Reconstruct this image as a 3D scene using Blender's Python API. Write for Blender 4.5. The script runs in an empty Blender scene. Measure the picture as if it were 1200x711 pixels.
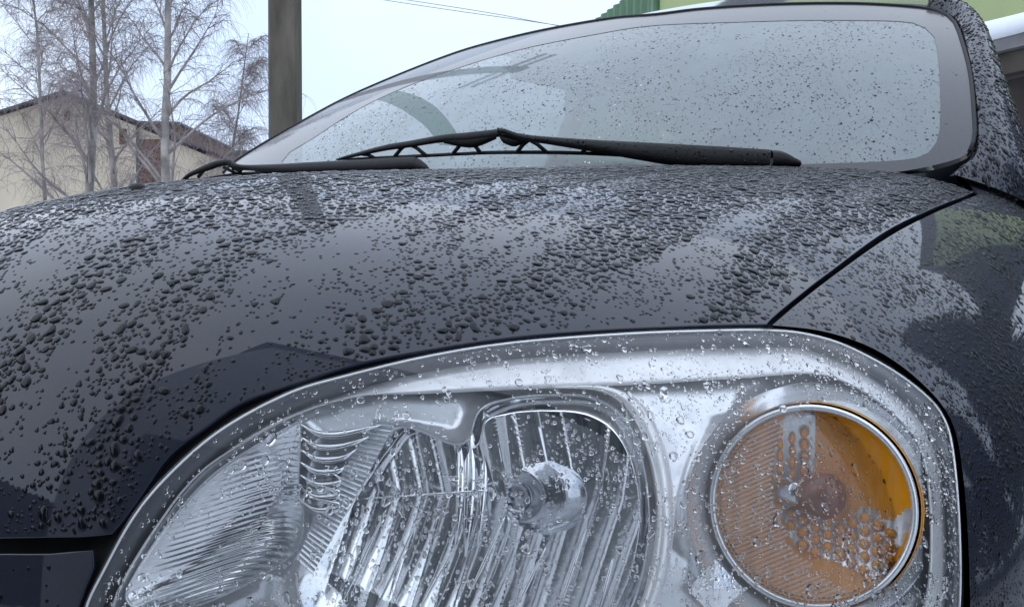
import bpy, bmesh, math, random
import numpy as np
from mathutils import Vector, Matrix, noise
from mathutils.geometry import delaunay_2d_cdt
random.seed(7); RNG = np.random.default_rng(7)
S = bpy.context.scene
COL = S.collection

# ------------------------------------------------------------------ camera
FOC = 1215.0                                   # focal length in photograph pixels (photo is 1200 wide)
CAM = np.array([0.974, -0.422, 0.784]); YAW = math.radians(32.65); PIT = math.radians(-1.23)
LOOK = np.array([-math.sin(YAW)*math.cos(PIT), math.cos(YAW)*math.cos(PIT), math.sin(PIT)])
RIGHT = np.array([math.cos(YAW), math.sin(YAW), 0.0]); UP = np.cross(RIGHT, LOOK)
cd = bpy.data.cameras.new('camera'); cam = bpy.data.objects.new('camera', cd); COL.objects.link(cam)
cam.matrix_world = Matrix([[RIGHT[0], UP[0], -LOOK[0], CAM[0]], [RIGHT[1], UP[1], -LOOK[1], CAM[1]],
                           [RIGHT[2], UP[2], -LOOK[2], CAM[2]], [0, 0, 0, 1]])
cd.sensor_width = 36; cd.lens = FOC/1200*36; cd.clip_start = 0.02; cd.clip_end = 2000
S.camera = cam
S.view_settings.view_transform = 'Standard'; S.view_settings.look = 'None'
S.view_settings.exposure = 1.05; S.view_settings.gamma = 1.0
S.cycles.max_bounces = 10; S.cycles.transparent_max_bounces = 24; S.cycles.transmission_bounces = 8
S.cycles.glossy_bounces = 5; S.cycles.caustics_refractive = False; S.cycles.caustics_reflective = False
S.cycles.sample_clamp_indirect = 4
S.cycles.use_denoising = True

# ------------------------------------------------------------------ world: overcast sky
SUN_EL, SUN_AZ = math.radians(62), math.radians(200)
w = bpy.data.worlds.new('World'); S.world = w; w.use_nodes = True
nt = w.node_tree; nt.nodes.clear()
sky = nt.nodes.new('ShaderNodeTexSky'); sky.sky_type = 'NISHITA'; sky.sun_disc = False
sky.sun_elevation = SUN_EL; sky.sun_rotation = SUN_AZ; sky.air_density = 1.0; sky.dust_density = 2.0
tc = nt.nodes.new('ShaderNodeTexCoord'); nz = nt.nodes.new('ShaderNodeTexNoise')
nz.inputs['Scale'].default_value = 1.6; nz.inputs['Detail'].default_value = 3
cr = nt.nodes.new('ShaderNodeValToRGB')
cr.color_ramp.elements[0].position = 0.35; cr.color_ramp.elements[0].color = (4.4, 5.6, 7.7, 1)
cr.color_ramp.elements[1].position = 0.62; cr.color_ramp.elements[1].color = (6.1, 7.1, 8.5, 1)
mx = nt.nodes.new('ShaderNodeMix'); mx.data_type = 'RGBA'; mx.inputs[0].default_value = 0.9
bg = nt.nodes.new('ShaderNodeBackground'); bg.inputs['Strength'].default_value = 0.085
out = nt.nodes.new('ShaderNodeOutputWorld')
nt.links.new(tc.outputs['Generated'], nz.inputs['Vector']); nt.links.new(nz.outputs['Fac'], cr.inputs['Fac'])
nt.links.new(sky.outputs['Color'], mx.inputs[6]); nt.links.new(cr.outputs['Color'], mx.inputs[7])
nt.links.new(mx.outputs[2], bg.inputs['Color']); nt.links.new(bg.outputs['Background'], out.inputs['Surface'])
sl = bpy.data.lights.new('sun', 'SUN'); sl.energy = 0.8; sl.angle = math.radians(150); sl.color = (1, 0.97, 0.92)
so = bpy.data.objects.new('sun', sl); COL.objects.link(so)
so.rotation_euler = (math.pi/2 - SUN_EL, 0, math.pi - SUN_AZ)

# ------------------------------------------------------------------ projection helpers (place things at their real distance)
def unproj(px, py, depth):
    """point seen at photo pixel (px,py) at the given distance along the optical axis"""
    return CAM + depth*(LOOK + RIGHT*((px-600)/FOC) + UP*((355.5-py)/FOC))
def proj(P):
    d = np.asarray(P) - CAM; dep = d @ LOOK
    return np.stack([600+FOC*(d @ RIGHT)/dep, 355.5-FOC*(d @ UP)/dep], -1), dep

def smooth_curve(pts, n, closed=False):
    """Catmull-Rom through the points, resampled by arc length to n points"""
    P = np.array(pts, float); k = len(P); out = []
    rng = range(k if closed else k-1)
    for i in rng:
        if closed: a, b, c, d = P[(i-1) % k], P[i], P[(i+1) % k], P[(i+2) % k]
        else: a, b, c, d = P[max(i-1, 0)], P[i], P[i+1], P[min(i+2, k-1)]
        for t in np.linspace(0, 1, 14, endpoint=False):
            out.append(0.5*((2*b)+(-a+c)*t+(2*a-5*b+4*c-d)*t*t+(-a+3*b-3*c+d)*t**3))
    out.append(P[0] if closed else P[-1]); out = np.array(out)
    L = np.r_[0, np.cumsum(np.linalg.norm(np.diff(out, axis=0), axis=1))]
    s = np.linspace(0, L[-1], n+1)[:-1] if closed else np.linspace(0, L[-1], n)
    return np.stack([np.interp(s, L, out[:, j]) for j in range(P.shape[1])], -1)

# ------------------------------------------------------------------ B-spline master surface of the car's front
class BSurf:
    def __init__(self, net, u0, u1):
        self.net = np.array(net, float); self.u0, self.u1 = u0, u1   # lateral runs u0..u1, v 0..1
        self.grid = None; self.flip = 1.0
    def __call__(self, uv):
        uv = np.atleast_2d(uv); m, n = self.net.shape[:2]
        def basis(t, k):
            t = np.clip(t, 0, 1)*(k-1); i = np.minimum(t.astype(int), k-2); f = t-i
            return i, np.stack([(1-f)**3/6, (3*f**3-6*f*f+4)/6, (-3*f**3+3*f*f+3*f+1)/6, f**3/6], -1)
        N = np.concatenate([2*self.net[:1]-self.net[1:2], self.net, 2*self.net[-1:]-self.net[-2:-1]], 0)
        N = np.concatenate([2*N[:, :1]-N[:, 1:2], N, 2*N[:, -1:]-N[:, -2:-1]], 1)
        iu, bu = basis((uv[:, 0]-self.u0)/(self.u1-self.u0), m); iv, bv = basis(uv[:, 1], n)
        P = np.zeros((len(uv), 3))
        for a in range(4):
            for b in range(4):
                P += (bu[:, a]*bv[:, b])[:, None]*N[iu+a, iv+b]
        return P
    def normal(self, uv):
        uv = np.atleast_2d(uv); e = 2e-3
        du = self(uv+[e, 0])-self(uv-[e, 0]); dv = self(uv+[0, e])-self(uv-[0, e])
        n = np.cross(du, dv)*self.flip
        return n/np.maximum(np.linalg.norm(n, axis=1), 1e-12)[:, None]
class Offset:
    """a surface sunk by d metres below another (d may depend on uv)"""
    def __init__(self, base, d): self.b, self.d, self.u0, self.u1, self.grid = base, d, base.u0, base.u1, None
    def __call__(self, uv):
        d = self.d(np.atleast_2d(uv))[:, None] if callable(self.d) else self.d
        return self.b(uv) - self.b.normal(uv)*d
    def normal(self, uv):
        uv = np.atleast_2d(uv)
        if not callable(self.d): return self.b.normal(uv)
        e = 2e-3
        n = np.cross(self(uv+[e, 0])-self(uv-[e, 0]), self(uv+[0, e])-self(uv-[0, e]))
        n /= np.maximum(np.linalg.norm(n, axis=1), 1e-12)[:, None]
        s = np.sign((n*self.b.normal(uv)).sum(1))
        return n*s[:, None]
def inv(surf, pts):
    """uv on the surface where it meets the sight line of each photo pixel"""
    pts = np.atleast_2d(np.array(pts, float))
    if surf.grid is None:
        U, V = np.meshgrid(np.linspace(surf.u0, surf.u1, 161), np.linspace(0, 1, 121), indexing='ij')
        G = np.stack([U.ravel(), V.ravel()], -1); P = surf(G); N = surf.normal(G)
        q, dep = proj(P); ok = ((N*(CAM-P)).sum(1) > 0) & (dep > 0.05)
        surf.grid = (G[ok], q[ok], dep[ok])
    G, Q, D = surf.grid; uv = np.zeros((len(pts), 2))
    for k, p in enumerate(pts):
        d2 = ((Q-p)**2).sum(1); i = np.where(d2 < max(d2.min()*4, 144.0))[0]
        uv[k] = G[i[np.argmin(d2[i]+(D[i]-D[i].min())*400)]]
    e = 1e-4
    for _ in range(14):
        f = proj(surf(uv))[0]-pts
        ju = (proj(surf(uv+[e, 0]))[0]-pts-f)/e; jv = (proj(surf(uv+[0, e]))[0]-pts-f)/e
        det = ju[:, 0]*jv[:, 1]-ju[:, 1]*jv[:, 0]; det = np.where(np.abs(det) < 50, np.sign(det+1e-9)*50, det)
        st = -np.stack([(f[:, 0]*jv[:, 1]-f[:, 1]*jv[:, 0])/det, (ju[:, 0]*f[:, 1]-ju[:, 1]*f[:, 0])/det], -1)
        n = np.linalg.norm(st, axis=1)[:, None]
        uv = uv + st*np.minimum(1, 0.03/np.maximum(n, 1e-9))
        uv[:, 0] = np.clip(uv[:, 0], surf.u0, surf.u1); uv[:, 1] = np.clip(uv[:, 1], 0, 1)
    return uv

rows = [  # (x, [(y, z) from low nose to cowl])
 (0.00, [(-.06,.30),(-.05,.46),(-.04,.60),(.00,.74),(.13,.852),(.34,.905),(.58,.930),(.82,.948),(1.05,.968),(1.25,.975),(1.45,.975)]),
 (0.22, [(-.03,.30),(-.02,.46),(-.01,.60),(.04,.74),(.17,.833),(.37,.886),(.60,.920),(.83,.946),(1.06,.968),(1.25,.975),(1.45,.975)]),
 (0.42, [( .06,.30),( .07,.45),( .08,.58),(.13,.71),(.25,.798),(.43,.858),(.64,.900),(.86,.932),(1.08,.960),(1.26,.968),(1.45,.97)]),
 (0.60, [( .17,.29),( .18,.43),( .19,.56),(.24,.68),(.35,.765),(.51,.825),(.70,.872),(.90,.915),(1.10,.948),(1.27,.962),(1.45,.965)]),
 (0.74, [( .30,.28),( .30,.42),( .31,.54),(.36,.65),(.46,.725),(.60,.780),(.77,.830),(.95,.878),(1.13,.922),(1.29,.945),(1.45,.955)]),
 (0.83, [( .42,.27),( .42,.40),( .43,.52),(.47,.615),(.56,.675),(.69,.725),(.84,.765),(1.00,.81),(1.17,.845),(1.31,.865),(1.45,.88)]),
 (0.875,[( .52,.26),( .52,.38),( .53,.48),(.57,.555),(.65,.60),(.77,.64),(.91,.67),(1.06,.70),(1.21,.725),(1.33,.74),(1.45,.75)]),
 (0.885,[( .60,.25),( .60,.35),( .61,.43),(.65,.48),(.73,.51),(.84,.54),(.97,.565),(1.10,.59),(1.24,.61),(1.35,.62),(1.45,.63)]),
 (0.88, [( .68,.20),( .68,.26),( .69,.32),(.73,.36),(.80,.39),(.90,.41),(1.02,.43),(1.14,.45),(1.26,.47),(1.36,.48),(1.45,.48)]),
]
net = [[(-x, y, z) for y, z in pr] for x, pr in rows[:0:-1]] + [[(x, y, z) for y, z in pr] for x, pr in rows]
BODY = BSurf(net, -1, 1)
if BODY.normal([[0, .7]])[0, 2] < 0: BODY.flip = -1.0

# ------------------------------------------------------------------ materials
def ramp_node(n, stops):
    r = n.nodes.new('ShaderNodeValToRGB')
    while len(r.color_ramp.elements) < len(stops): r.color_ramp.elements.new(0.5)
    for e, (p, c) in zip(r.color_ramp.elements, stops):
        e.position = p; e.color = tuple(c)+(1,) if len(c) == 3 else c
    return r
def mat(name, col, rough=0.5, metal=0.0, var=0.15, scale=40.0, bump=0.0, bscale=200.0, coat=0.0, spec=0.5, ior=1.5, detail=4, stretch=None, trans=0.0, rvar=0.0, coat_ior=1.45):
    m = bpy.data.materials.new(name); m.use_nodes = True; n = m.node_tree; p = n.nodes['Principled BSDF']
    tcn = n.nodes.new('ShaderNodeTexCoord'); mp = n.nodes.new('ShaderNodeMapping')
    if stretch: mp.inputs['Scale'].default_value = stretch
    n.links.new(tcn.outputs['Object'], mp.inputs['Vector'])
    nz = n.nodes.new('ShaderNodeTexNoise'); nz.inputs['Scale'].default_value = scale; nz.inputs['Detail'].default_value = detail
    n.links.new(mp.outputs['Vector'], nz.inputs['Vector'])
    c = np.array(col, float)
    r = ramp_node(n, [(0.3, tuple(c*(1-var))), (0.7, tuple(np.minimum(c*(1+var), 1)))])
    n.links.new(nz.outputs['Fac'], r.inputs['Fac']); n.links.new(r.outputs['Color'], p.inputs['Base Color'])
    p.inputs['Roughness'].default_value = rough; p.inputs['Metallic'].default_value = metal
    p.inputs['Coat Weight'].default_value = coat; p.inputs['Coat Roughness'].default_value = 0.02; p.inputs['Coat IOR'].default_value = coat_ior
    p.inputs['IOR'].default_value = ior; p.inputs['Transmission Weight'].default_value = trans
    if rvar:
        mr = n.nodes.new('ShaderNodeMapRange'); mr.inputs['From Min'].default_value = 0.3; mr.inputs['From Max'].default_value = 0.7
        mr.inputs['To Min'].default_value = max(0, rough-rvar); mr.inputs['To Max'].default_value = rough+rvar
        n.links.new(nz.outputs['Fac'], mr.inputs['Value']); n.links.new(mr.outputs['Result'], p.inputs['Roughness'])
    if bump:
        nb = n.nodes.new('ShaderNodeTexNoise'); nb.inputs['Scale'].default_value = bscale; nb.inputs['Detail'].default_value = 5
        n.links.new(mp.outputs['Vector'], nb.inputs['Vector'])
        bp = n.nodes.new('ShaderNodeBump'); bp.inputs['Strength'].default_value = bump; bp.inputs['Distance'].default_value = 0.002
        n.links.new(nb.outputs['Fac'], bp.inputs['Height']); n.links.new(bp.outputs['Normal'], p.inputs['Normal'])
    return m
def glass_mat(name, tint=(1, 1, 1), ior=1.5, rough=0.0, haze=0.0, haze_col=(.8, .85, .9), haze_scale=30.0, refl=1.0):
    """thin clear sheet: transparent straight through, mirrors by Fresnel, with an optional film of haze"""
    m = bpy.data.materials.new(name); m.use_nodes = True; n = m.node_tree; n.nodes.clear()
    o = n.nodes.new('ShaderNodeOutputMaterial'); t = n.nodes.new('ShaderNodeBsdfTransparent'); g = n.nodes.new('ShaderNodeBsdfGlossy')
    t.inputs['Color'].default_value = tint+(1,); g.inputs['Roughness'].default_value = rough
    fr = n.nodes.new('ShaderNodeFresnel'); ge = n.nodes.new('ShaderNodeNewGeometry'); mi = n.nodes.new('ShaderNodeMapRange')
    mi.inputs['To Min'].default_value = ior; mi.inputs['To Max'].default_value = 1/ior      # the same from both sides of the sheet
    n.links.new(ge.outputs['Backfacing'], mi.inputs['Value']); n.links.new(mi.outputs['Result'], fr.inputs['IOR'])
    mm = n.nodes.new('ShaderNodeMath'); mm.operation = 'MULTIPLY'; mm.inputs[1].default_value = refl; mm.use_clamp = True
    n.links.new(fr.outputs[0], mm.inputs[0]); base = t.outputs[0]
    if haze:
        d = n.nodes.new('ShaderNodeBsdfDiffuse'); d.inputs['Color'].default_value = haze_col+(1,)
        tl = n.nodes.new('ShaderNodeBsdfTranslucent'); tl.inputs['Color'].default_value = haze_col+(1,)
        a = n.nodes.new('ShaderNodeMixShader'); a.inputs[0].default_value = 0.35
        n.links.new(d.outputs[0], a.inputs[1]); n.links.new(tl.outputs[0], a.inputs[2])
        tcn = n.nodes.new('ShaderNodeTexCoord'); nz = n.nodes.new('ShaderNodeTexNoise'); nz.inputs['Scale'].default_value = haze_scale
        nz.inputs['Detail'].default_value = 6; n.links.new(tcn.outputs['Object'], nz.inputs['Vector'])
        mr = n.nodes.new('ShaderNodeMapRange'); mr.inputs['From Min'].default_value = 0.3; mr.inputs['From Max'].default_value = 0.7
        mr.inputs['To Min'].default_value = haze*0.93; mr.inputs['To Max'].default_value = min(1, haze*1.07)
        n.links.new(nz.outputs['Fac'], mr.inputs['Value'])
        b = n.nodes.new('ShaderNodeMixShader'); n.links.new(mr.outputs['Result'], b.inputs[0])
        n.links.new(t.outputs[0], b.inputs[1]); n.links.new(a.outputs[0], b.inputs[2]); base = b.outputs[0]
    x = n.nodes.new('ShaderNodeMixShader'); n.links.new(mm.outputs[0], x.inputs[0]); n.links.new(base, x.inputs[1]); n.links.new(g.outputs[0], x.inputs[2])
    n.links.new(x.outputs[0], o.inputs['Surface']); return m
M = {}
M['paint'] = mat('dark_navy_paint', (.011, .0145, .029), .45, 0, .25, 900, coat=1.0, ior=1.3)
M['black'] = mat('black_plastic', (.008, .008, .009), .6, 0, .3, 60, bump=.25, bscale=900)
M['rubber'] = mat('black_rubber', (.008, .008, .009), .6, 0, .3, 90)
M['liner'] = mat('dark_liner', (.004, .004, .004), .9, 0, .3, 30)
M['chrome'] = mat('bright_reflector', (.92, .94, .96), .13, 1, .04, 60, bump=.05, bscale=120)
M['satin'] = mat('satin_silver_bezel', (.80, .83, .86), .24, .6, .05, 30, bump=.08, bscale=60, rvar=.08)
M['cap'] = mat('brushed_bulb_cap', (.50, .53, .57), .12, 1, .06, 30)
M['white_band'] = mat('white_silver_band', (.95, .96, .98), .25, .3, .05, 50, bump=.1, bscale=90)
M['flange'] = mat('grey_lamp_flange', (.10, .105, .12), .3, 0, .2, 60)
M['amber'] = mat('amber_plastic_and_reflection', (1.0, .37, .012), .35, 0, .10, 45, coat=.15)
M['amber_deep'] = mat('brown_amber_bulb', (.22, .055, .012), .35, 0, .35, 120)
M['clear'] = glass_mat('clear_lens', ior=1.5, haze=.05, haze_col=(.86, .90, .94), haze_scale=25)
M['clear_rib'] = mat('clear_ribbed_plastic', (.97, .97, .98), .04, 0, .01, 30, ior=1.49, trans=1.0)
M['rib'] = glass_mat('frosted_clear_rib', ior=1.6, rough=.05, haze=.22, haze_col=(.9, .88, .88), refl=1.3)
M['wet'] = mat('water_bead_on_dark_paint', (.004, .005, .008), 0.0, 0, .2, 900, ior=1.36)
M['water'] = mat('water_drop', (1, 1, 1), .0, 0, 0, 10, ior=1.333, trans=1.0)
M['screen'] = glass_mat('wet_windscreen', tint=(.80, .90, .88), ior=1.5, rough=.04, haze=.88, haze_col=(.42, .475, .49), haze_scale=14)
M['frit'] = mat('black_glass_border', (.03, .028, .032), .3, 0, .3, 400, coat=.55)
M['headliner'] = mat('light_grey_headliner', (.42, .43, .42), .9, 0, .1, 80)
M['dash'] = mat('dark_grey_dashboard', (.03, .032, .034), .6, 0, .2, 80)
M['wheel'] = mat('grey_green_wheel_rim', (.10, .115, .10), .55, 0, .4, 160)
M['track'] = glass_mat('clearer_wiped_glass', tint=(.34, .42, .37), rough=.06, haze=.55, haze_col=(.085, .12, .105), haze_scale=260, refl=.5)
M['ground'] = mat('wet_slushy_ground', (.48, .49, .51), .55, 0, .35, .7, bump=.8, bscale=8, detail=9, rvar=.2)
M['plaster'] = mat('stained_yellow_plaster', (.56, .49, .385), .9, 0, .16, .8, bump=.3, bscale=6, stretch=(1, 1, .25), detail=8)
M['roof'] = mat('dark_roof_metal', (.045, .048, .06), .6, 0, .2, 3)
M['rust'] = mat('rusty_brown_panels', (.11, .055, .035), .8, 0, .35, 3, stretch=(1, 1, .3))
M['brown'] = mat('brown_boards', (.13, .075, .055), .85, 0, .3, 2)
M['birch'] = mat('birch_bark', (.25, .235, .22), .9, 0, .7, 2.2, stretch=(1.4, 1.4, 1.0), detail=9)
M['bark'] = mat('dark_branch_bark', (.27, .24, .23), .9, 0, .4, 3)
M['twig'] = mat('brown_twigs', (.24, .20, .20), .9, 0, .35, 2)
M['pole'] = mat('weathered_pole', (.10, .088, .072), .95, 0, .45, 9, bump=.8, bscale=60, stretch=(1, 1, .22), detail=8)
M['wire'] = mat('wire_sheath', (.10, .10, .13), .6, 0, .1, 5)
M['lime'] = mat('pale_green_wall', (.34, .40, .20), .9, 0, .06, 1.2, bump=.15, bscale=30)
M['dgreen'] = mat('dark_green_sheet', (.05, .13, .06), .45, 0, .2, 4)
M['brick'] = mat('dim_brown_wall', (.085, .07, .06), .9, 0, .35, 2.5, bump=.5, bscale=20)
M['snow'] = mat('old_snow', (.80, .84, .90), .8, 0, .04, 4, bump=.5, bscale=14)
M['slabm'] = mat('grey_concrete_slab', (.16, .16, .165), .85, 0, .2, 5, bump=.3, bscale=40)
M['fenceboard'] = mat('dark_weathered_boards', (.05, .045, .04), .9, 0, .4, 6, stretch=(1, 1, .2))
M['needle'] = mat('spruce_needles', (.035, .05, .035), .9, 0, .5, 3)
M['housewall'] = mat('pale_plaster_behind', (.76, .76, .75), .9, 0, .10, 1.5, bump=.2, bscale=40)
M['coat'] = mat('dark_winter_clothes', (.02, .022, .028), .9, 0, .3, 20)
M['darkwall'] = mat('dark_wall_behind', (.045, .05, .05), .9, 0, .5, .9, detail=8)
M['fabric'] = mat('grey_seat_fabric', (.12, .12, .125), .9, 0, .2, 120)

# ------------------------------------------------------------------ object helpers
def tag(o, label=None, cat=None, group=None, kind=None):
    for k, v in (('label', label), ('category', cat), ('group', group), ('kind', kind)):
        if v: o[k] = v
    return o
LOCALS = set()                                  # things whose parts are built around their own foot
def par(o, parent):
    if parent is not None:
        o.parent = parent
        if parent.parent is None and parent.name not in LOCALS: o.matrix_parent_inverse = Matrix.Translation(-parent.location)   # meshes are built in world coordinates
    return o
def obj(name, V, F, m, parent=None, smooth=True, mats=None, fm=None):
    me = bpy.data.meshes.new(name)
    V = np.asarray(V, dtype=np.float64)
    me.from_pydata([tuple(v) for v in V], [], [tuple(int(i) for i in f) for f in F])
    for mm in (mats or [m]): me.materials.append(mm)
    if fm is not None: me.polygons.foreach_set('material_index', np.array(fm, dtype=np.int32))
    if smooth: me.polygons.foreach_set('use_smooth', [True]*len(me.polygons))
    me.update(); o = bpy.data.objects.new(name, me); COL.objects.link(o)
    return par(o, parent)
def fast_obj(name, V, tris, m, parent=None, smooth=True):
    me = bpy.data.meshes.new(name); V = np.asarray(V, np.float32); tris = np.asarray(tris, np.int32)
    me.vertices.add(len(V)); me.vertices.foreach_set('co', V.ravel())
    me.loops.add(tris.size); me.loops.foreach_set('vertex_index', tris.ravel())
    me.polygons.add(len(tris)); me.polygons.foreach_set('loop_start', np.arange(0, tris.size, 3, dtype=np.int32))
    me.polygons.foreach_set('use_smooth', np.full(len(tris), smooth))
    me.materials.append(m); me.update(calc_edges=True); me.validate()
    o = bpy.data.objects.new(name, me); COL.objects.link(o)
    return par(o, parent)
def empty(name, loc=(0, 0, 0)):
    o = bpy.data.objects.new(name, None); o.location = loc; o.empty_display_size = .1; COL.objects.link(o); return o
def grid_faces(m, n, closed=False, off=0):
    F = []
    for i in range(m-1):
        for j in range(n if closed else n-1):
            k = (j+1) % n; F.append((off+i*n+j, off+i*n+k, off+(i+1)*n+k, off+(i+1)*n+j))
    return F
def loft(name, rows, m, parent=None, closed=False, smooth=True, cap=False):
    R = np.array(rows); F = grid_faces(R.shape[0], R.shape[1], closed)
    if cap:
        n = R.shape[1]; F.append(tuple(range(n))[::-1]); F.append(tuple((R.shape[0]-1)*n+i for i in range(n)))
    return obj(name, R.reshape(-1, 3), F, m, parent, smooth)
def tube_geo(pts, rad, seg=8):
    P = np.array(pts, float); n = len(P); r = np.broadcast_to(np.asarray(rad, float), (n,))
    T = np.gradient(P, axis=0); T /= np.maximum(np.linalg.norm(T, axis=1), 1e-9)[:, None]
    ref = np.array([0, 0, 1.0]) if abs(T[0][2]) < .9 else np.array([1.0, 0, 0])
    V = []
    for i in range(n):
        a = np.cross(T[i], ref); a /= max(np.linalg.norm(a), 1e-9); b = np.cross(a, T[i]); ref = b
        th = np.linspace(0, 2*np.pi, seg, endpoint=False)
        V.append(P[i]+r[i]*(np.cos(th)[:, None]*a+np.sin(th)[:, None]*b))
    V = np.concatenate(V); F = grid_faces(n, seg, True); F.append(tuple(range(seg))[::-1]); F.append(tuple((n-1)*seg+i for i in range(seg)))
    return V, F
def tube(name, pts, rad, m, parent=None, seg=8): 
    V, F = tube_geo(pts, rad, seg); return obj(name, V, F, m, parent)
def join_geo(parts):
    V, F, o = [], [], 0
    for v, f in parts:
        V.append(v); F += [tuple(i+o for i in q) for q in f]; o += len(v)
    return np.concatenate(V), F
def inside(poly, pts):
    poly = np.asarray(poly); pts = np.atleast_2d(pts); x, y = pts[:, 0], pts[:, 1]; r = np.zeros(len(pts), bool); j = len(poly)-1
    for i in range(len(poly)):
        xi, yi = poly[i]; xj, yj = poly[j]
        c = ((yi > y) != (yj > y)) & (x < (xj-xi)*(y-yi)/((yj-yi) if yj != yi else 1e-12)+xi); r ^= c; j = i
    return r
def dist_poly(poly, pts):
    P = np.asarray(poly); d = np.full(len(pts), 1e9)
    for a, b in zip(P, np.roll(P, -1, 0)):
        ab = b-a; t = np.clip(((pts-a)@ab)/max(ab@ab, 1e-15), 0, 1); d = np.minimum(d, np.linalg.norm(pts-a-t[:, None]*ab, axis=1))
    return d
def panel(name, surf, outline, m, parent=None, holes=(), du=.02, dv=.014, lip=.006, rnd=.0012, disp=None, normals=True):
    """a sheet of the surface cut to an outline (in uv), with a rounded lip turned down along every edge"""
    outline = np.array(outline); holes = [np.array(h) for h in holes]
    lo, hi = outline.min(0), outline.max(0)
    gu = np.arange(lo[0]+du/2, hi[0], du); gv = np.arange(lo[1]+dv/2, hi[1], dv)
    G = np.stack(np.meshgrid(gu, gv, indexing='ij'), -1).reshape(-1, 2)
    G = G[inside(outline, G)]; sc = np.array([1, du/dv])
    for h in holes: G = G[~inside(h, G)]
    for L in [outline]+holes: G = G[dist_poly(L*sc, G*sc) > du*.35]
    pts = [Vector(p) for p in outline]; edges = [(i, (i+1) % len(outline)) for i in range(len(outline))]; o = len(pts); loops = [list(range(o))]
    for h in holes:
        pts += [Vector(p) for p in h]; edges += [(o+i, o+(i+1) % len(h)) for i in range(len(h))]; loops.append(list(range(o, o+len(h)))); o = len(pts)
    pts += [Vector(p) for p in G]
    vo, eo, fo, ov, oe, of = delaunay_2d_cdt(pts, edges, [], 1, 1e-7)
    uv = np.array([tuple(v) for v in vo]); tri = np.array([f for f in fo if len(f) == 3])
    if holes:
        c = uv[tri].mean(1); k = np.ones(len(tri), bool)
        for h in holes: k &= ~inside(h, c)
        tri = tri[k]
    P = surf(uv); N = surf.normal(uv)
    if disp is not None: P = P + N*disp(uv)[:, None]
    a = P[tri]; fn = np.cross(a[:, 1]-a[:, 0], a[:, 2]-a[:, 0]); fl = (fn*N[tri[:, 0]]).sum(1) < 0
    tri[fl] = tri[fl][:, ::-1]
    idx = {}
    for i, src in enumerate(ov):
        for q in src: idx[q] = i
    V = list(P); NN = list(N); F = [tuple(t) for t in tri]
    for li, L in enumerate(loops if lip else []):
        r = [idx[q] for q in L if q in idx]; n = len(r)
        LP, LN = P[r], N[r]; T = np.roll(LP, -1, 0)-np.roll(LP, 1, 0); T /= np.maximum(np.linalg.norm(T, axis=1), 1e-9)[:, None]
        Q = np.cross(T, LN)
        uvL = uv[r]; area = 0.5*np.sum(uvL[:, 0]*np.roll(uvL[:, 1], -1)-np.roll(uvL[:, 0], -1)*uvL[:, 1])
        tstp = LP+Q*1e-4; e = 1e-3                     # outward = away from the middle of the loop (reversed in holes)
        cen = LP.mean(0); s = np.sign(((LP-cen)*Q).sum()) or 1.0
        if li: s = -s
        Q = Q*s
        rings = [LP+Q*rnd*.7-LN*rnd*.35, LP+Q*rnd-LN*rnd, LP+Q*rnd-LN*lip]; rn = [(LN+Q)/1.414, Q, Q]
        prev = r
        for ring, rnn in zip(rings, rn):
            b = len(V); V += list(ring); NN += list(rnn); cur = list(range(b, b+n))
            for i in range(n):
                j = (i+1) % n; F.append((prev[i], prev[j], cur[j], cur[i]))
            prev = cur
    ob = obj(name, V, F, m, parent)
    if normals and disp is None:
        NN = np.array(NN); NN /= np.maximum(np.linalg.norm(NN, axis=1), 1e-9)[:, None]
        ob.data.normals_split_custom_set_from_vertices([tuple(x) for x in NN])
    return ob

# ================================================================== THE CAR
car = empty('parked_car', (0, 2.2, 0)); 
tag(car, 'dark navy parked car seen close up, beaded with rain, clear headlamp in front', 'car')

A_up = [(898,379),(860,379),(800,381),(700,385.5),(600,394),(500,409),(420,425),(350,447),(284,470),(240,500),(197,533),(166,576),(143,608),(130,624)]
A_lo = [(130,624),(100,627),(50,628),(0,629)]
SH_b = [(1141,225),(1090,245),(1035,272),(972,318),(930,350),(896,379)]
cA = inv(BODY, smooth_curve(A_up, 60)); cB = inv(BODY, smooth_curve(A_lo, 12)); cS = inv(BODY, smooth_curve(SH_b, 30))
mir = lambda a: np.array(a)[::-1]*[-1, 1]
nose = np.array([[cB[-1][0]*(1-t)-cB[-1][0]*t, cB[-1][1]] for t in np.linspace(0, 1, 16)[1:-1]])
rear = [(cS[0][0]+.012-.06*t, cS[0][1]+.008) for t in (0,)]
RV = 0.93
back = np.array([[-t, .80+.108*(abs(t)/.455)**1.25] for t in np.linspace(-.455, .455, 26)])
cTip = inv(BODY, [(1116, 201)])
bon = np.concatenate([cS[:-1], cA[:-1], cB, nose, mir(cB), mir(cA[:-1]), mir(cS[:-1]), back])
panel('bonnet', BODY, bon, M['paint'], car, du=.012, dv=.009)

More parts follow.
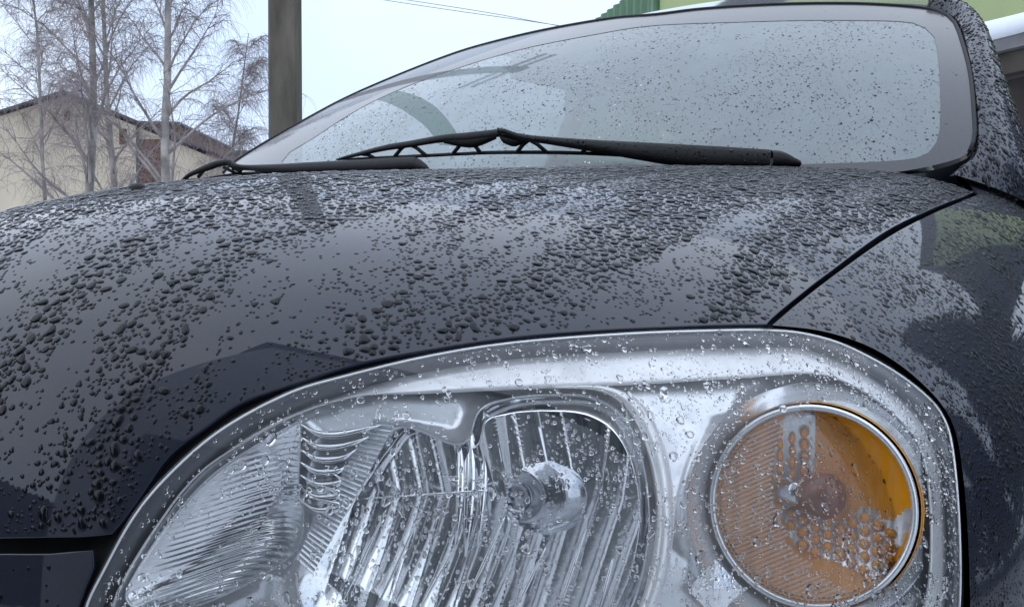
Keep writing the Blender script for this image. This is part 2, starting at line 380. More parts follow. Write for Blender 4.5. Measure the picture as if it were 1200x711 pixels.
GAPO = [(905,381),(960,387),(1010,402),(1050,424),(1085,453),(1108,480),(1121,510),(1129,560),(1134,620),(1137,711),(1134,775)]
SH_f = [(1118,199),(1147,228),(1092,251),(1041,278),(981,320),(937,354),(905,381)]
gO = inv(BODY, smooth_curve(GAPO, 40)); sF = inv(BODY, np.concatenate([smooth_curve(SH_f[:2], 4)[:-1], smooth_curve(SH_f[1:], 30)]))
def dens(P):
    out = []
    for a, b in zip(P[:-1], P[1:]):
        k = max(1, int(np.linalg.norm(b-a)/.03)); out += [a+(b-a)*t for t in np.linspace(0, 1, k, endpoint=False)]
    return np.array(out)
fenr = np.concatenate([sF[:-1], gO, dens(np.array([(.9, .12), (1, .12), (1, .98), (sF[0][0], .98), sF[0]]))])
panel('fender', BODY, fenr, M['paint'], car, du=.012, dv=.009)
panel('fender', BODY, mir(fenr), M['paint'], car, du=.03, dv=.02)
# dark structure seen in the shut lines
U, V_ = np.meshgrid(np.linspace(-1, 1, 90), np.linspace(0, .97, 60), indexing='ij')
G_ = Offset(BODY, .016)
UVg = np.stack([U, V_], -1).reshape(-1, 2)
lens_uv0 = inv(BODY, smooth_curve([(900,372),(1000,395),(1110,470),(1135,600),(1130,760),(900,845),(500,840),(100,780),(90,715),(140,590),(300,460),(600,390)], 60, True))
fG = grid_faces(90, 60); cG = np.array([UVg[list(f)].mean(0) for f in fG])
keep = ~(inside(lens_uv0, cG) | inside(lens_uv0*[-1, 1], cG))
obj('inner_panel', G_(UVg), [f for f, k in zip(fG, keep) if k], M['liner'], car)
# bumper below and beside the lamp
BG = [(-40,651),(0,650),(60,650),(112,647),(104,672),(92,705),(80,745),(100,800),(200,850),(500,885),(800,890),(1040,870),(1150,800),(1160,760)]
bG = inv(BODY, smooth_curve(BG, 60))
bum = np.array(list(bG)+[(.93, .09), (.93, .045)]+[(t, .004) for t in np.linspace(.93, 0, 40)]+[(0, bG[0][1]*.5), (0, bG[0][1])])
bum = np.array([p for i, p in enumerate(bum) if i == 0 or np.linalg.norm(p-bum[i-1]) > 1e-5])
def bumper(side):
    o = panel('bumper', BODY, bum if side > 0 else mir(bum), M['paint'], car, du=.016, dv=.012, lip=.004)
bumper(1); bumper(-1)

#@@LAMP
LENS = [(900,385),(942,389),(991,403),(1050,434),(1093,468),(1112,498),(1120,540),(1125,600),(1127,660),(1126,711),(1120,760),(1080,805),(900,835),(600,832),
        (350,812),(180,785),(100,752),(98,715),(122,663),(155,604),(195,556),(254,505),(335,460),(400,440),(500,416),(600,400),(735,389),(850,385)]
BANDO = [(890,403),(937,403),(985,418),(1035,445),(1075,478),(1096,508),(1106,545),(1112,600),(1114,660),(1112,711),(1104,750),(1068,790),(900,818),(600,815),
         (350,795),(200,765),(120,735),(118,707),(137,670),(173,612),(228,549),(291,498),(357,470),(420,451),(500,432),(600,416),(735,407),(840,403)]
BANDI = [(870,441),(950,437),(990,447),(1026,468),(1056,494),(1075,520),(1085,552),(1090,600),(1090,655),(1085,700),(1072,738),(1035,772),(890,797),(600,795),
         (360,775),(220,745),(142,722),(137,707),(155,667),(188,615),(225,567),(265,534),(342,490),(420,465),(500,460),(600,455),(735,449),(820,444)]
LN, NB = 240, 240
lens_px = smooth_curve(LENS, LN, True)
O0, O6, O9 = Offset(BODY, 0.0), Offset(BODY, .007), Offset(BODY, .009)
O14, O20, O30 = Offset(BODY, .013), Offset(BODY, .020), Offset(BODY, .032)
lamp = par(empty('headlamp'), car)
def lens_d(uv): return np.zeros(len(uv))
lens_uv = inv(BODY, lens_px)
lens = panel('lens', BODY, lens_uv, M['clear'], lamp, du=.012, dv=.009, lip=.004, rnd=.002)
def on(surf, px): return surf(inv(surf, px))
def resamp(pts, n, closed=True): return smooth_curve(pts, n, closed)
Lp, Op, Ip = resamp(LENS, NB), resamp(BANDO, NB), resamp(BANDI, NB)
def align(a, b):
    s = [np.linalg.norm(a-np.roll(b, k, 0), axis=1).sum() for k in range(-12, 13)]; return np.roll(b, int(np.argmin(s))-12, 0)
Op = align(Lp, Op); Ip = align(Op, Ip)
WL = np.clip((470-Op[:, 0])/230, 0, 1)*np.clip((760-Op[:, 1])/60, 0, 1)
def on_d(px, d): uv = inv(O14, px); return BODY(uv)-BODY.normal(uv)*d[:, None]
p_l, p_o, p_o2, p_i, p_i2 = on(O6, Lp), on(O9, Op), on_d(Op+(Ip-Op)*.06, .0155+.013*WL), on_d(Ip, .013-.007*WL), on(O20, Ip+(Ip-Op)*.10)
loft('flange', [p_l, p_l*.5+p_o*.5+BODY.normal(inv(O9, Op))*.0006, p_o, p_o2-(BODY.normal(inv(O9, Op))*0)], M['flange'], lamp, closed=True)
mid = [p_o2*(1-t)+p_i*t+0 for t in np.linspace(0, 1, 8)]
loft('bright_band', mid+[p_i*.5+p_i2*.5], M['white_band'], lamp, closed=True)
tube('lens_edge_highlight', np.concatenate([on(O0, Lp+(Op-Lp)*.12)]*1+[on(O0, Lp+(Op-Lp)*.12)[:1]]), .0009, M['white_band'], lamp, 6)  # white bead painted in as the highlight along the lens edge

seal = resamp(LENS, NB); nrm = np.roll(seal, -1, 0)-np.roll(seal, 1, 0); nrm /= np.linalg.norm(nrm, axis=1)[:, None]; nrm = np.stack([nrm[:, 1], -nrm[:, 0]], -1)
if ((seal-seal.mean(0))*nrm).sum() < 0: nrm = -nrm
outp = np.minimum(seal+nrm*26, [1190, 880])
loft('lamp_seal', [on(Offset(BODY, .004), seal+nrm*1.5), on(Offset(BODY, .010), seal+nrm*8), on(Offset(BODY, .014), outp)], M['liner'], car, closed=True)

# bezel face with the bowl and indicator openings
FACE = Offset(BODY, .022)
BOWL = [(470,498),(530,518),(549,512),(562,478),(600,464),(650,460),(695,464),(730,486),(752,530),(762,590),(758,650),(742,711),(712,752),(600,782),(450,772),(375,738),(349,700),(350,660),(385,600),(430,535)]
LEFT = [(352,494),(352,530),(351,568),(357,600),(355,630),(338,655),(284,688),(225,712),(170,716),(147,700),(163,664),(195,614),(231,571),(270,539),(338,498)]
IC = np.array([950.0, 592.0]); IRX, IRY = 117.0, 119.0
ell = lambda cx, cy, rx, ry, n=72, ph=0: np.array([(cx+rx*math.cos(t), cy+ry*math.sin(t)) for t in np.linspace(0, 2*math.pi, n, endpoint=False)])
bowl_px, left_px = resamp(BOWL, 160), resamp(LEFT, 110)
fun_px = ell(953, 594, 148, 146, 80)
fun_px[:, 0] = np.minimum(fun_px[:, 0], 1082)
face_out = inv(FACE, Ip)
faceo = panel('bezel', FACE, face_out, M['satin'], lamp, holes=[inv(FACE, bowl_px), inv(FACE, left_px), inv(FACE, fun_px)], du=.012, dv=.009, lip=.003,
      disp=lambda uv: .0015*np.sin(uv[:, 0]*40)*np.sin(uv[:, 1]*70+1))
FWD = np.array([.25, -1.0, .12]); FWD /= np.linalg.norm(FWD)

def bowl(name, px, centre, depth, disp, m, n=50, power=2.0, surf=FACE, depf=None, FWD=FWD):
    """a concave reflector whose rim follows the opening and whose floor sinks along the lamp's axis"""
    R = on(surf, px); Rp = np.array(px); C0 = on(surf, [centre])[0]; rows = []
    for r in np.linspace(1, 0.02, n):
        q = Rp*r+np.array(centre)*(1-r)
        P = R*r+C0*(1-r) - FWD*((depth*(1-r**power) if depf is None else depf(q, r)[:, None])+.002)
        if depf is not None:                                   # floor of the bowl stands upright, whatever the lens does
            wt = np.interp(Rp[:, 0]*r+centre[0]*(1-r), [400, 600], [.35, .9])*min(1, (1-r)*9)
            P = P - FWD*((((P-C0) @ FWD)+.0)*wt)[:, None]
        if disp is not None: P = P + FWD*disp(q, r)[:, None]
        rows.append(P)
    return loft(name, rows, m, lamp, closed=True)
def tri(x): return 1-2*np.abs((x % 1)-.5)
def bowl_disp(q, r):
    x, y = q[:, 0], q[:, 1]
    s = x+.30*np.maximum(y-585, 0)+.12*np.maximum(585-y, 0)*np.sign(x-690)*-1
    k = s/27.0; f = k % 1; amp = .0025*np.clip((1-r)*8, 0, 1)*np.interp(x, [520, 640], [1, .45])
    step = (((np.floor(k)*7919) % 5)-2)*.0005
    row = np.floor((y-440)/52); st2 = 0*row
    return amp*(f*(1-f)*3.2+.25*f) + (step+st2)*np.clip((1-r)*8, 0, 1)
bp2 = resamp(BOWL, 420)
def main_depth(q, r):
    x, y = q[:, 0]-655, q[:, 1]-590; dx = np.where(x > 0, x/118, -x/330); wy = np.interp(q[:, 0], [420, 560, 640], [.75, .35, .10]); dy = y/135
    d = .062*np.clip(1-.85*np.minimum(dx*dx, 1)-wy*dy*dy, .08, 1)
    return d*np.clip((1-r)*16, 0, 1)
bowl('main_reflector', bp2, (650, 590), .050, bowl_disp, M['chrome'], n=130, depf=main_depth, FWD=np.array([.447, -.893, -.03]))
lp2 = resamp(LEFT, 260)
def left_disp(q, r):
    x, y = q[:, 0], q[:, 1]; a = np.clip((1-r)*6, 0, 1)
    ph = y*.95+x*.18+7*np.sin(x*.028+y*.01)
    amp = .0006*(.35+.65*np.clip(np.sin(x*.021-1.1)*np.sin(y*.024+.3)+.4, 0, 1))
    return a*amp*np.sin(ph)
bowl('high_beam_reflector', lp2, (272, 625), .035, left_disp, M['chrome'], n=150)

# white ring hugging the bowl's outer side
RI = [(640,456),(700,459),(735,482),(757,528),(768,590),(764,652),(748,711),(722,752)]
RO = [(650,452),(712,452),(755,475),(780,525),(790,588),(786,655),(770,711),(742,762)]
ri, ro = smooth_curve(RI, 60), smooth_curve(RO, 60)
loft('bowl_rim', [on(FACE, ri), on(Offset(BODY, .014), ri+(ro-ri)*.15), on(Offset(BODY, .011), ri+(ro-ri)*.5), on(Offset(BODY, .014), ri+(ro-ri)*.9), on(FACE, ro)], M['white_band'], lamp)
# ribbed ladder strip left of the bowl
La, Lb = smooth_curve([(440,492),(408,545),(376,600),(350,655)], 200), smooth_curve([(466,494),(436,550),(402,610),(368,672)], 200)
lad = []
for i in range(200):
    f = (i/200*34) % 1; d = .020-.0028*(f if f < .7 else (1-f)*.7/.3)
    q = np.stack([La[i]*(1-t)+Lb[i]*t for t in np.linspace(0, 1, 6)]); 
    lad.append((q, d))
LADS = {}
PV = []
for q, d in lad:
    P = on(FACE, q); Nn = BODY.normal(inv(BODY, q)); PV.append(P+Nn*(.022-d+.002))
loft('ribbed_strip', PV, M['satin'], lamp, smooth=False)
# curved slats between ladder and high beam chamber
for k in range(7):
    y0 = 496+15*k; x1 = 446-14*k; L = smooth_curve([(352, y0), (372, y0+11), (400, y0+12-k), (max(x1, 362), y0+2-k*1.0)], 20)
    th = np.clip(np.sin(np.linspace(.15, 3.0, 20)), .1, 1)
    up, dn = L+np.stack([0*th, -4.5*th], -1), L+np.stack([0*th, 4.5*th], -1)
    loft('slat', [on(Offset(BODY, .021), up), on(Offset(BODY, .010), up*.6+dn*.4), on(Offset(BODY, .012), dn), on(Offset(BODY, .023), dn+[0, 1])], M['chrome'], lamp)
# upright fins in front of the bowl
for (xa, ya, xb, yb, wd) in ((537,500,533,640,6),(549,480,545,652,9),(566,468,559,640,6)):
    t = np.linspace(0, 1, 24); c = np.stack([xa+(xb-xa)*t+5*np.sin(t*3.1), ya+(yb-ya)*t], -1); hw = wd*np.sin(np.pi*np.clip(t, .03, .97))**.7
    a_, b_ = c-np.stack([hw, 0*t], -1), c+np.stack([hw, 0*t], -1); O_ = Offset(BODY, .026); O2 = Offset(BODY, .036)
    loft('fin', [on(O2, a_), on(O_, c), on(O2, b_)], M['chrome'], lamp)
# straight mould line across the bowl
ml = np.stack([np.linspace(425, 572, 20), np.linspace(584, 574.5, 20)], -1)
tube('mould_line', on(Offset(BODY, .020), ml), np.linspace(.0004, .0011, 20), M['chrome'], lamp, 6)
# raised slanting seams of the lower bowl
for (xa, ya, xb, yb) in ((452,598,398,712),(497,592,437,722),(540,628,487,722),(592,605,548,700),(640,640,600,722),(690,610,652,722),(722,640,700,722),(474,640,456,700)):
    c = np.stack([np.linspace(xa, xb, 16), np.linspace(ya, yb, 16)], -1); t = np.linspace(0, 1, 16)
    tube('seam', on(Offset(BODY, .030), c), .0003+.0011*np.sin(np.pi*np.clip(t, .05, .95)), M['chrome'], lamp, 6)

def frame_at(p, n, up=(0, 0, 1)):
    n = np.array(n)/np.linalg.norm(n); r = np.cross(np.array(up), n); r /= np.linalg.norm(r); return np.array(p), r, np.cross(n, r), n
def lathe_geo(fr, prof, seg=48, sx=1.0, sy=1.0):
    p, r, u, n = fr; th = np.linspace(0, 2*np.pi, seg, endpoint=False)
    R = [p+n*h+rad*(sx*np.cos(th)[:, None]*r+sy*np.sin(th)[:, None]*u) for rad, h in prof]
    V = np.concatenate(R); return V, grid_faces(len(prof), seg, True)
def lathe(name, fr, prof, m, parent, seg=48, sx=1, sy=1):
    V, F = lathe_geo(fr, prof, seg, sx, sy); return obj(name, V, F, m, parent)
# bulb shield: a metal capsule pointing out of the bowl
base = unproj(680, 568, .850); tip = unproj(602, 581, .776)
ax = tip-base; Lc = np.linalg.norm(ax); fr = frame_at(base, ax)
sh = [(.040, -.03), (.032, -.012), (.030, 0), (.0315, .004), (.0275, .006), (.027, Lc*.45), (.0275, Lc*.55), (.026, Lc*.68), (.0235, Lc*.80), (.0195, Lc*.885), (.0185, Lc*.885), (.0165, Lc*.93), (.0135, Lc*.955), (.0128, Lc*.945), (.009, Lc*.975), (.0085, Lc*.965), (.004, Lc*.985), (.0001, Lc*.99)]
lathe('bulb_shield', fr, sh, M['cap'], lamp, 56, 1.7, 1.35)
fr2 = frame_at(unproj(676, 569, .822), ax)
lathe('bulb_collar', fr2, [(.034, .004), (.035, .009), (.033, .012), (.030, .010), (.029, .002), (.024, -.012)], M['satin'], lamp, 56)
fr3 = frame_at(unproj(630, 624, .800), ax)
lathe('lower_collar', fr3, [(.019, -.01), (.0195, .004), (.018, .008), (.0155, .007), (.0145, 0), (.0001, -.002)], M['chrome'], lamp, 40)

# ---- indicator
IP = on(Offset(BODY, .026), [IC])[0]
vd = IP-CAM; Dp = float(vd @ LOOK); vd /= np.linalg.norm(vd)
inn = -vd*.80+np.array([.05, -1, .1])*.35; inn /= np.linalg.norm(inn)
FR = frame_at(IP, inn); RAD = IRX*Dp/FOC*.94
def disk_pt(a, b, h=0.0):
    p, r, u, n = FR; a, b = np.asarray(a, float), np.asarray(b, float)
    return p+RAD*(a[..., None]*r+b[..., None]*u)+np.asarray(h)[..., None]*n
ind = lamp
lathe('indicator_ring', FR, [(RAD*1.0, -.004), (RAD*1.01, .004), (RAD*1.04, .005), (RAD*1.07, .003), (RAD*1.075, -.006)], M['satin'], lamp, 96)
lathe('indicator_housing', FR, [(RAD*1.10, -.004), (RAD*1.12, -.012), (RAD*1.14, -.030), (RAD*1.12, -.040)], M['amber'], lamp, 96)
# funnel from the bezel opening down to the ring
fo = on(FACE, fun_px); th = np.array([math.atan2(y-592, x-950) for x, y in fun_px])
p_, r_, u_, n_ = FR; ring_in = p_+RAD*1.12*(np.cos(th)[:, None]*r_-np.sin(th)[:, None]*u_)-n_*.010
loft('indicator_funnel', [fo, fo*.75+ring_in*.25-n_*.003, fo*.4+ring_in*.6-n_*.003, ring_in], M['satin'], lamp, closed=True)
# bowl of the indicator: amber reflection coloured in around a silver crescent, studded
nr, na = 44, 150; V, F, fm = [], [], []
for i in range(nr):
    r = 1.0-i/(nr-1)*.97
    for j in range(na):
        t = 2*math.pi*j/na; a, b = r*math.cos(t), r*math.sin(t)
        V.append(disk_pt(a, b, -.008-.019*(1-r**2)**.7-.0016*abs(math.sin(a*16))))
V = np.array(V).reshape(-1, 3); F = grid_faces(nr, na, True)
def silver(a, b):
    x, y = 950+a*IRX, 592-b*IRY
    return (math.hypot(x-1078, y-548) < 178) and not (x > 952 and y < 606-(x-952)*.12+9*math.sin(x*.11)) and not (x+ (y-640)*.5 > 1052) and not (y > 668-(1000-x)*.3)
for f in F:
    i, j = divmod(f[0], na); r = 1.0-(i+.5)/(nr-1)*.97; t = 2*math.pi*(j+.5)/na; fm.append(1 if silver(r*math.cos(t), r*math.sin(t)) else 0)
obj('indicator_reflector', V, F, None, lamp, mats=[M['amber'], M['satin']], fm=fm)
parts = []
for x in range(908, 1046, 15):
    for k, y in enumerate(range(500, 690, 16)):
        yy = y+(8 if (x//15) % 2 else 0); a, b = (x-950)/IRX, (592-yy)/IRY
        if silver(a, b) and a*a+b*b < .92:
            r2 = a*a+b*b; c = disk_pt(a, b, -.006-.019*(1-r2)**.7); s1, s2 = (.0030, .0052) if yy < 600 else (.0042, .0046)
            v, f = lathe_geo((c, r_*s1, u_*s2, n_), [(1, -.002), (.9, .001), (.5, .0026), (.02, .003)], 10); 
            dr = (v-c)@(u_/1); v = v - r_[None]*0; parts.append((v, f))
V, F = join_geo(parts); tag(obj('amber_stud', V, F, M['amber'], lamp), kind='stuff')
bb, bt = disk_pt(-.12, .10, -.020), disk_pt(.26, .12, .002)
ax2 = bt-bb; L2 = np.linalg.norm(ax2)
lathe('indicator_bulb', frame_at(bb, ax2), [(.012, -.004), (.0125, .004), (.0155, L2*.3), (.018, L2*.6), (.0175, L2*.8), (.014, L2*.95), (.0075, L2*1.03), (.0002, L2*1.06)], M['amber_deep'], lamp, 40)
lathe('bulb_socket', frame_at(disk_pt(-.24, .12, -.018), ax2), [(.010, -.01), (.011, .008), (.009, .012), (.0002, .013)], M['cap'], lamp, 24)
# clear fluted half lens in front: slanting ribs in a crescent on the inboard side
parts = []
for k in range(-26, 27):
    P = []
    for t in np.linspace(-1.3, 1.3, 90):
        cx, cy = -math.sin(.47)*k*.046*1.0, math.cos(.47)*k*.046
        a, b = cx+t*math.cos(.47), cy+t*math.sin(.47)
        if a*a+b*b < .94 and math.hypot(a-.86, b-.30) > 1.22: P.append((a, b))
    if len(P) < 4: continue
    P = np.array(P); pp = disk_pt(P[:, 0], P[:, 1], np.full(len(P), .0005)+.004*(1-(P**2).sum(1)))
    v, f = tube_geo(pp[::3] if len(pp) > 12 else pp, .00125, 6); parts.append((v, f))
V, F = join_geo(parts); obj('fluted_lens', V, F, M['rib'], lamp)
# beads round the rim
parts = []
for j in range(56):
    t = math.pi*(.75+1.0*j/55); c = disk_pt(.965*math.cos(t), .965*math.sin(t), .002)
    parts.append(lathe_geo((c, r_*.0018, u_*.0018, n_), [(1, -.001), (.8, .001), (.02, .0016)], 7))
V, F = join_geo(parts); tag(obj('rim_bead', V, F, M['clear_rib'], lamp), kind='stuff')
# little diamond facet
dc = on(Offset(BODY, .010), [(838, 688)])[0]; q = on(Offset(BODY, .0115), [(806,690),(838,655),(872,690),(838,724)])
obj('diamond_facet', np.concatenate([q, [dc+n_*.006]]), [(0,1,4),(1,2,4),(2,3,4),(3,0,4)], M['chrome'], lamp, smooth=False)
obj('lamp_back', np.concatenate([on(Offset(BODY, .024), Ip[::6]), on(Offset(BODY, .024), Ip[::6])-FWD*.13]), grid_faces(2, len(Ip[::6]), True)+[tuple(range(len(Ip[::6]), 2*len(Ip[::6])))], M['liner'], lamp)
#@@MID

# ------------------------------------------------------------------ WINDSCREEN, PILLARS, ROOF, CABIN
class FSurf:
    """windscreen: lateral a = u*1.25, height b from -0.12 to 1.12; curved both ways"""
    u0, u1, grid = -1.0, 1.0, None
    def __call__(self, uv):
        uv = np.atleast_2d(uv); a = uv[:, 0]*1.25; b = uv[:, 1]*1.24-.12
        hw = .795-.17*b; x = a*hw; a2 = np.minimum(a*a, 1.6)
        y = (1.05+np.where(a < 0, .06, .15)*a2)*(1-b)+(1.78+np.where(a < 0, .07, .12)*a2)*b-.055*4*b*(1-b)*.8
        z = (.958-.010*a2)*(1-b)+(1.452-.055*a2)*b+.055*4*b*(1-b)*.55
        return np.stack([x, y, z], -1)
    def normal(self, uv):
        uv = np.atleast_2d(uv); e = 2e-3
        n = np.cross(self(uv+[e, 0])-self(uv-[e, 0]), self(uv+[0, e])-self(uv-[0, e]))
        n /= np.linalg.norm(n, axis=1)[:, None]; return n*np.where(n[:, 2] < 0, -1, 1)[:, None]
WS = FSurf()
GLASS = [(262,203),(275,190),(310,168),(350,145),(400,118),(451,95),(519,68),(566,53),(637,36),(718,22),(767,18),(826,11),(911,6),(995,5),(1058,8),(1096,13),(1117,25),(1128,52),(1137,88),(1141,130),(1142,160),(1136,178),(1109,190),(1040,203),(900,214),(600,216),(400,216),(300,212)]
FRITI = [(330,190),(370,160),(420,128),(470,104),(530,82),(610,58),(700,40),(767,30),(869,26),(953,24),(1050,25),(1078,30),(1094,42),(1099,63),(1102,105),(1102,139),(1098,166),(1080,183),(1037,189),(953,192),(800,197),(600,200),(400,200)]
TRK_O = [(352,150),(375,133),(400,117),(425,108),(450,105),(478,109),(503,120),(522,137),(538,160),(546,172)]
TRK_I = [(515,170),(500,150),(482,136),(462,124),(440,117),(420,117),(400,122),(380,132),(362,146)]
gl = resamp(GLASS, 150); fr_i = resamp(FRITI, 110)
trk = np.concatenate([smooth_curve(TRK_O, 30), smooth_curve(TRK_I, 30)])
g_uv = inv(WS, gl); t_uv = inv(WS, trk)
panel('windscreen', WS, g_uv, M['screen'], car, holes=[t_uv], du=.03, dv=.03, lip=0)
tr = panel('wiped_track', WS, t_uv, M['track'], car, du=.01, dv=.012, lip=0)
FO = Offset(WS, -.0008)
panel('glass_border', FO, inv(FO, gl), M['frit'], car, holes=[inv(FO, fr_i)], du=.03, dv=.03, lip=0)
edge3 = WS(inv(WS, smooth_curve(GLASS[:22], 90))); en = WS.normal(inv(WS, smooth_curve(GLASS[:22], 90)))
tube('windscreen_seal', edge3+en*.001, .0032, M['rubber'], car, 8)
roofedge = WS(inv(WS, smooth_curve(GLASS[9:17], 40)))
# roof with its pressed-down rear, seen only as a thin line over the glass
rr = [roofedge+[0, .006, .002]]
for dy, dz, sx, xr_ in ((.10, .004, 1.0, .58), (.35, .010, 1.03, .54), (.8, .002, 1.05, .45), (1.3, -.03, 1.03, .36), (1.6, -.08, 1.0, .3)):
    q = roofedge*[0, 0, 0]+np.stack([np.linspace(-.56*sx, xr_, 40), np.maximum(roofedge[:, 1], 1.8)+dy, np.full(40, 1.437)+dz-.05*np.linspace(-1, 1, 40)**2], -1); rr.append(q)
rr[0] = roofedge+[0, .012, .001]
loft('roof', rr, M['paint'], car)
obj('headliner', np.array(rr[0:]).reshape(-1, 3)-[0, -.02, .035], grid_faces(len(rr), 40), M['headliner'], car)
# near pillar: wet painted body between the glass and the door
G1 = smooth_curve([(1085,10),(1112,16),(1125,30),(1134,56),(1143,95),(1148,130),(1149,160),(1145,182),(1120,205)], 50)
G2 = smooth_curve([(1092,7),(1130,9),(1152,27),(1166,58),(1179,98),(1192,135),(1203,165),(1216,200),(1240,262)], 50)
d1 = proj(WS(inv(WS, np.minimum(G1, [1140, 999]))))[1]; d1 = np.interp(np.linspace(0, 1, 50), np.linspace(0, 1, 50), d1)
ga = np.array([unproj(x, y, d-.004) for (x, y), d in zip(G1, d1)])
gb = np.array([unproj(x, y, d+.03+.03*t) for (x, y), d, t in zip(G2, d1, np.linspace(0, 1, 50))])
nb = np.cross(gb-ga, np.gradient(ga, axis=0)); nb /= np.linalg.norm(nb, axis=1)[:, None]
nb *= np.sign((nb*(CAM-ga)).sum(1))[:, None]
rowsP = [ga+nb*-.012]+[ga*(1-t)+gb*t+nb*.020*math.sin(math.pi*min(1, t*1.0))*(.9) for t in np.linspace(0, 1, 9)]+[gb+[-.03, .06, -.01], gb+[-.10, .10, -.01]]
loft('pillar', rowsP, M['paint'], car)
rw = [(1142,24),(1151,52),(1158,90),(1162,130),(1163,160),(1158,176)]
ccA = smooth_curve([(1030,208),(1090,200),(1122,191),(1150,176)], 20); ccB = smooth_curve([(1045,228),(1100,224),(1135,216),(1170,212)], 20)
loft('cowl_corner', [np.array([unproj(x, y, 1.60) for x, y in ccA]), np.array([unproj(x, y, 1.565) for x, y in (ccA+ccB)/2]), np.array([unproj(x, y, 1.555) for x, y in ccB])], M['paint'], car)
SHP = smooth_curve([(1150,172),(1163,175),(1180,184),(1194,196),(1210,214)], 14)
tube('door_gap', np.array([unproj(x, y, 1.50) for x, y in SHP]), .0028, M['rubber'], car, 6)
# far pillar and doors
for sx in (-1, 1):
    top = [(sx*.545, 1.98, 1.365), (sx*.54, 2.3, 1.375), (sx*.54, 2.9, 1.35), (sx*.52, 3.3, 1.28)]
    if sx > 0: top = [(.53, 1.98, 1.36), (.49, 2.3, 1.37), (.42, 2.9, 1.35), (.36, 3.3, 1.28)]
    tube('roof_rail', smooth_curve(top, 14), .035, M['paint'], car, 8)
    for y0, y1 in (((2.36, 2.40), (3.15, 3.45)) if sx < 0 else ()):
        tube('door_pillar', [(sx*.545, y0, 1.36), (sx*.78, y1, .93)], .03, M['paint'], car, 8)
    side = [[(sx*.80, y, .93), (sx*.86, y, .86), (sx*.88, y, .6), (sx*.85, y, .25)] for y in np.linspace(1.35, 3.9, 20)]
    loft('door_side', np.array(side), M['paint'], car)
    for yy in (1.95,):
        fr_ = frame_at((sx*.34, yy+.55, 0), (0, 0, 1))
        lathe('seat', (np.array([sx*.34, yy+.62, .42]), np.array([.24, 0, 0]), np.array([0, .055, 0]), np.array([0, .12, .98])), [(.6, 0), (1, .03), (1.02, .2), (.95, .45), (.82, .58), (.3, .64), (.01, .645)], M['fabric'], car, 28)
        lathe('headrest', (np.array([sx*.34, yy+.70, 1.07]), np.array([.13, 0, 0]), np.array([0, .05, 0]), np.array([0, .1, 1])), [(.4, 0), (1, .03), (1, .13), (.6, .165), (.01, .17)], M['fabric'], car, 24)
    lathe('wheel', (np.array([sx*.74, 1.02, .31]), np.array([0, 1, 0]), np.array([0, 0, 1.0]), np.array([sx*1.0, 0, 0])), [(.001, .02), (.08, .03), (.18, .045), (.2, .06), (.23, .07), (.30, .07), (.31, .03), (.31, -.09), (.28, -.11)], M['rubber'], car, 48)
    lathe('wheel', (np.array([sx*.74, 3.62, .31]), np.array([0, 1, 0]), np.array([0, 0, 1.0]), np.array([sx*1.0, 0, 0])), [(.001, .02), (.08, .03), (.18, .045), (.2, .06), (.23, .07), (.30, .07), (.31, .03), (.31, -.09), (.28, -.11)], M['rubber'], car, 48)
dx = np.linspace(-.70, .70, 30)
dsh = [np.stack([dx, np.full(30, 1.17)+.20*(dx/.7)**2, np.full(30, .925)], -1), np.stack([dx, np.full(30, 1.45), .955+.015*np.cos(dx*8)], -1), np.stack([dx, np.full(30, 1.78), .955+.03*np.cos(dx*4)], -1), np.stack([dx, np.full(30, 1.84), np.full(30, .75)], -1), np.stack([dx, np.full(30, 1.80), np.full(30, .4)], -1)]
loft('dashboard', dsh, M['dash'], car)
th = np.linspace(0, 2*math.pi, 49); wc = np.array([.36, 1.92, .93])
tube('steering_wheel', wc+.185*(np.cos(th)[:, None]*np.array([1, 0, 0])+np.sin(th)[:, None]*np.array([0, .42, .91])), .015, M['wheel'], car, 10)
rear = [[(x, 3.35, 1.30), (x, 3.55, .98), (x, 4.15, .98), (x, 4.25, .85), (x, 4.30, .4)] for x in np.linspace(-.62, .62, 10)]
loft('boot_lid', np.array(rear)[:, 1:], M['paint'], car)
loft('cabin_rear', np.array([[(x, 3.2, .98), (x, 3.2, .3), (x, 1.3, .25)] for x in np.linspace(-.8, .8, 6)]), M['fabric'], car)
# cowl tray at the foot of the glass
cw = np.linspace(-.66, .66, 30)
loft('cowl', [np.stack([cw, .99+.22*(cw/.7)**2, np.full(30, .915)], -1), np.stack([cw, 1.12+.22*(cw/.7)**2, np.full(30, .925)], -1)], M['black'], car)

# ------------------------------------------------------------------ WIPERS
def wdep(x): return float(np.interp(x, [200, 290, 505, 586, 750, 935], [2.12, 2.08, 1.82, 1.75, 1.64, 1.565]))
def wp(pts, off=0.0): return np.array([unproj(x, y, wdep(x)-off) for x, y in pts])
def blade_bar(name, topl, botl, parent, m, thick=.012, off=0.0, n=40):
    """solid bar between an upper and a lower edge line, rounded on the near side"""
    T, B = wp(smooth_curve(topl, n), off), wp(smooth_curve(botl, n), off); tk = LOOK*thick
    return loft(name, [T, T*.8+B*.2-tk*.35, T*.3+B*.7-tk*.4, B, B*.7+T*.3+tk*.8, T+tk*.6, T], m, parent)
w1 = par(empty('wiper'), car); w2 = par(empty('wiper'), car)
w1['label'] = 'nearer wiper with arm pivoting at the right of the screen'; w2['label'] = 'farther wiper at the left edge of the screen'
blade_bar('arm', [(583,150),(592,151),(610,157),(640,160),(700,164),(785,168.5),(850,172),(903,175.5)], [(583,156),(592,158),(612,165),(640,169),(700,179),(750,188),(806,196),(900,199)], w1, M['black'], .02, .03)
blade_bar('pivot_cap', [(904,176),(915,177),(925,181),(936,188)], [(904,197),(915,197),(925,197),(937,196)], w1, M['black'], .03, .028)
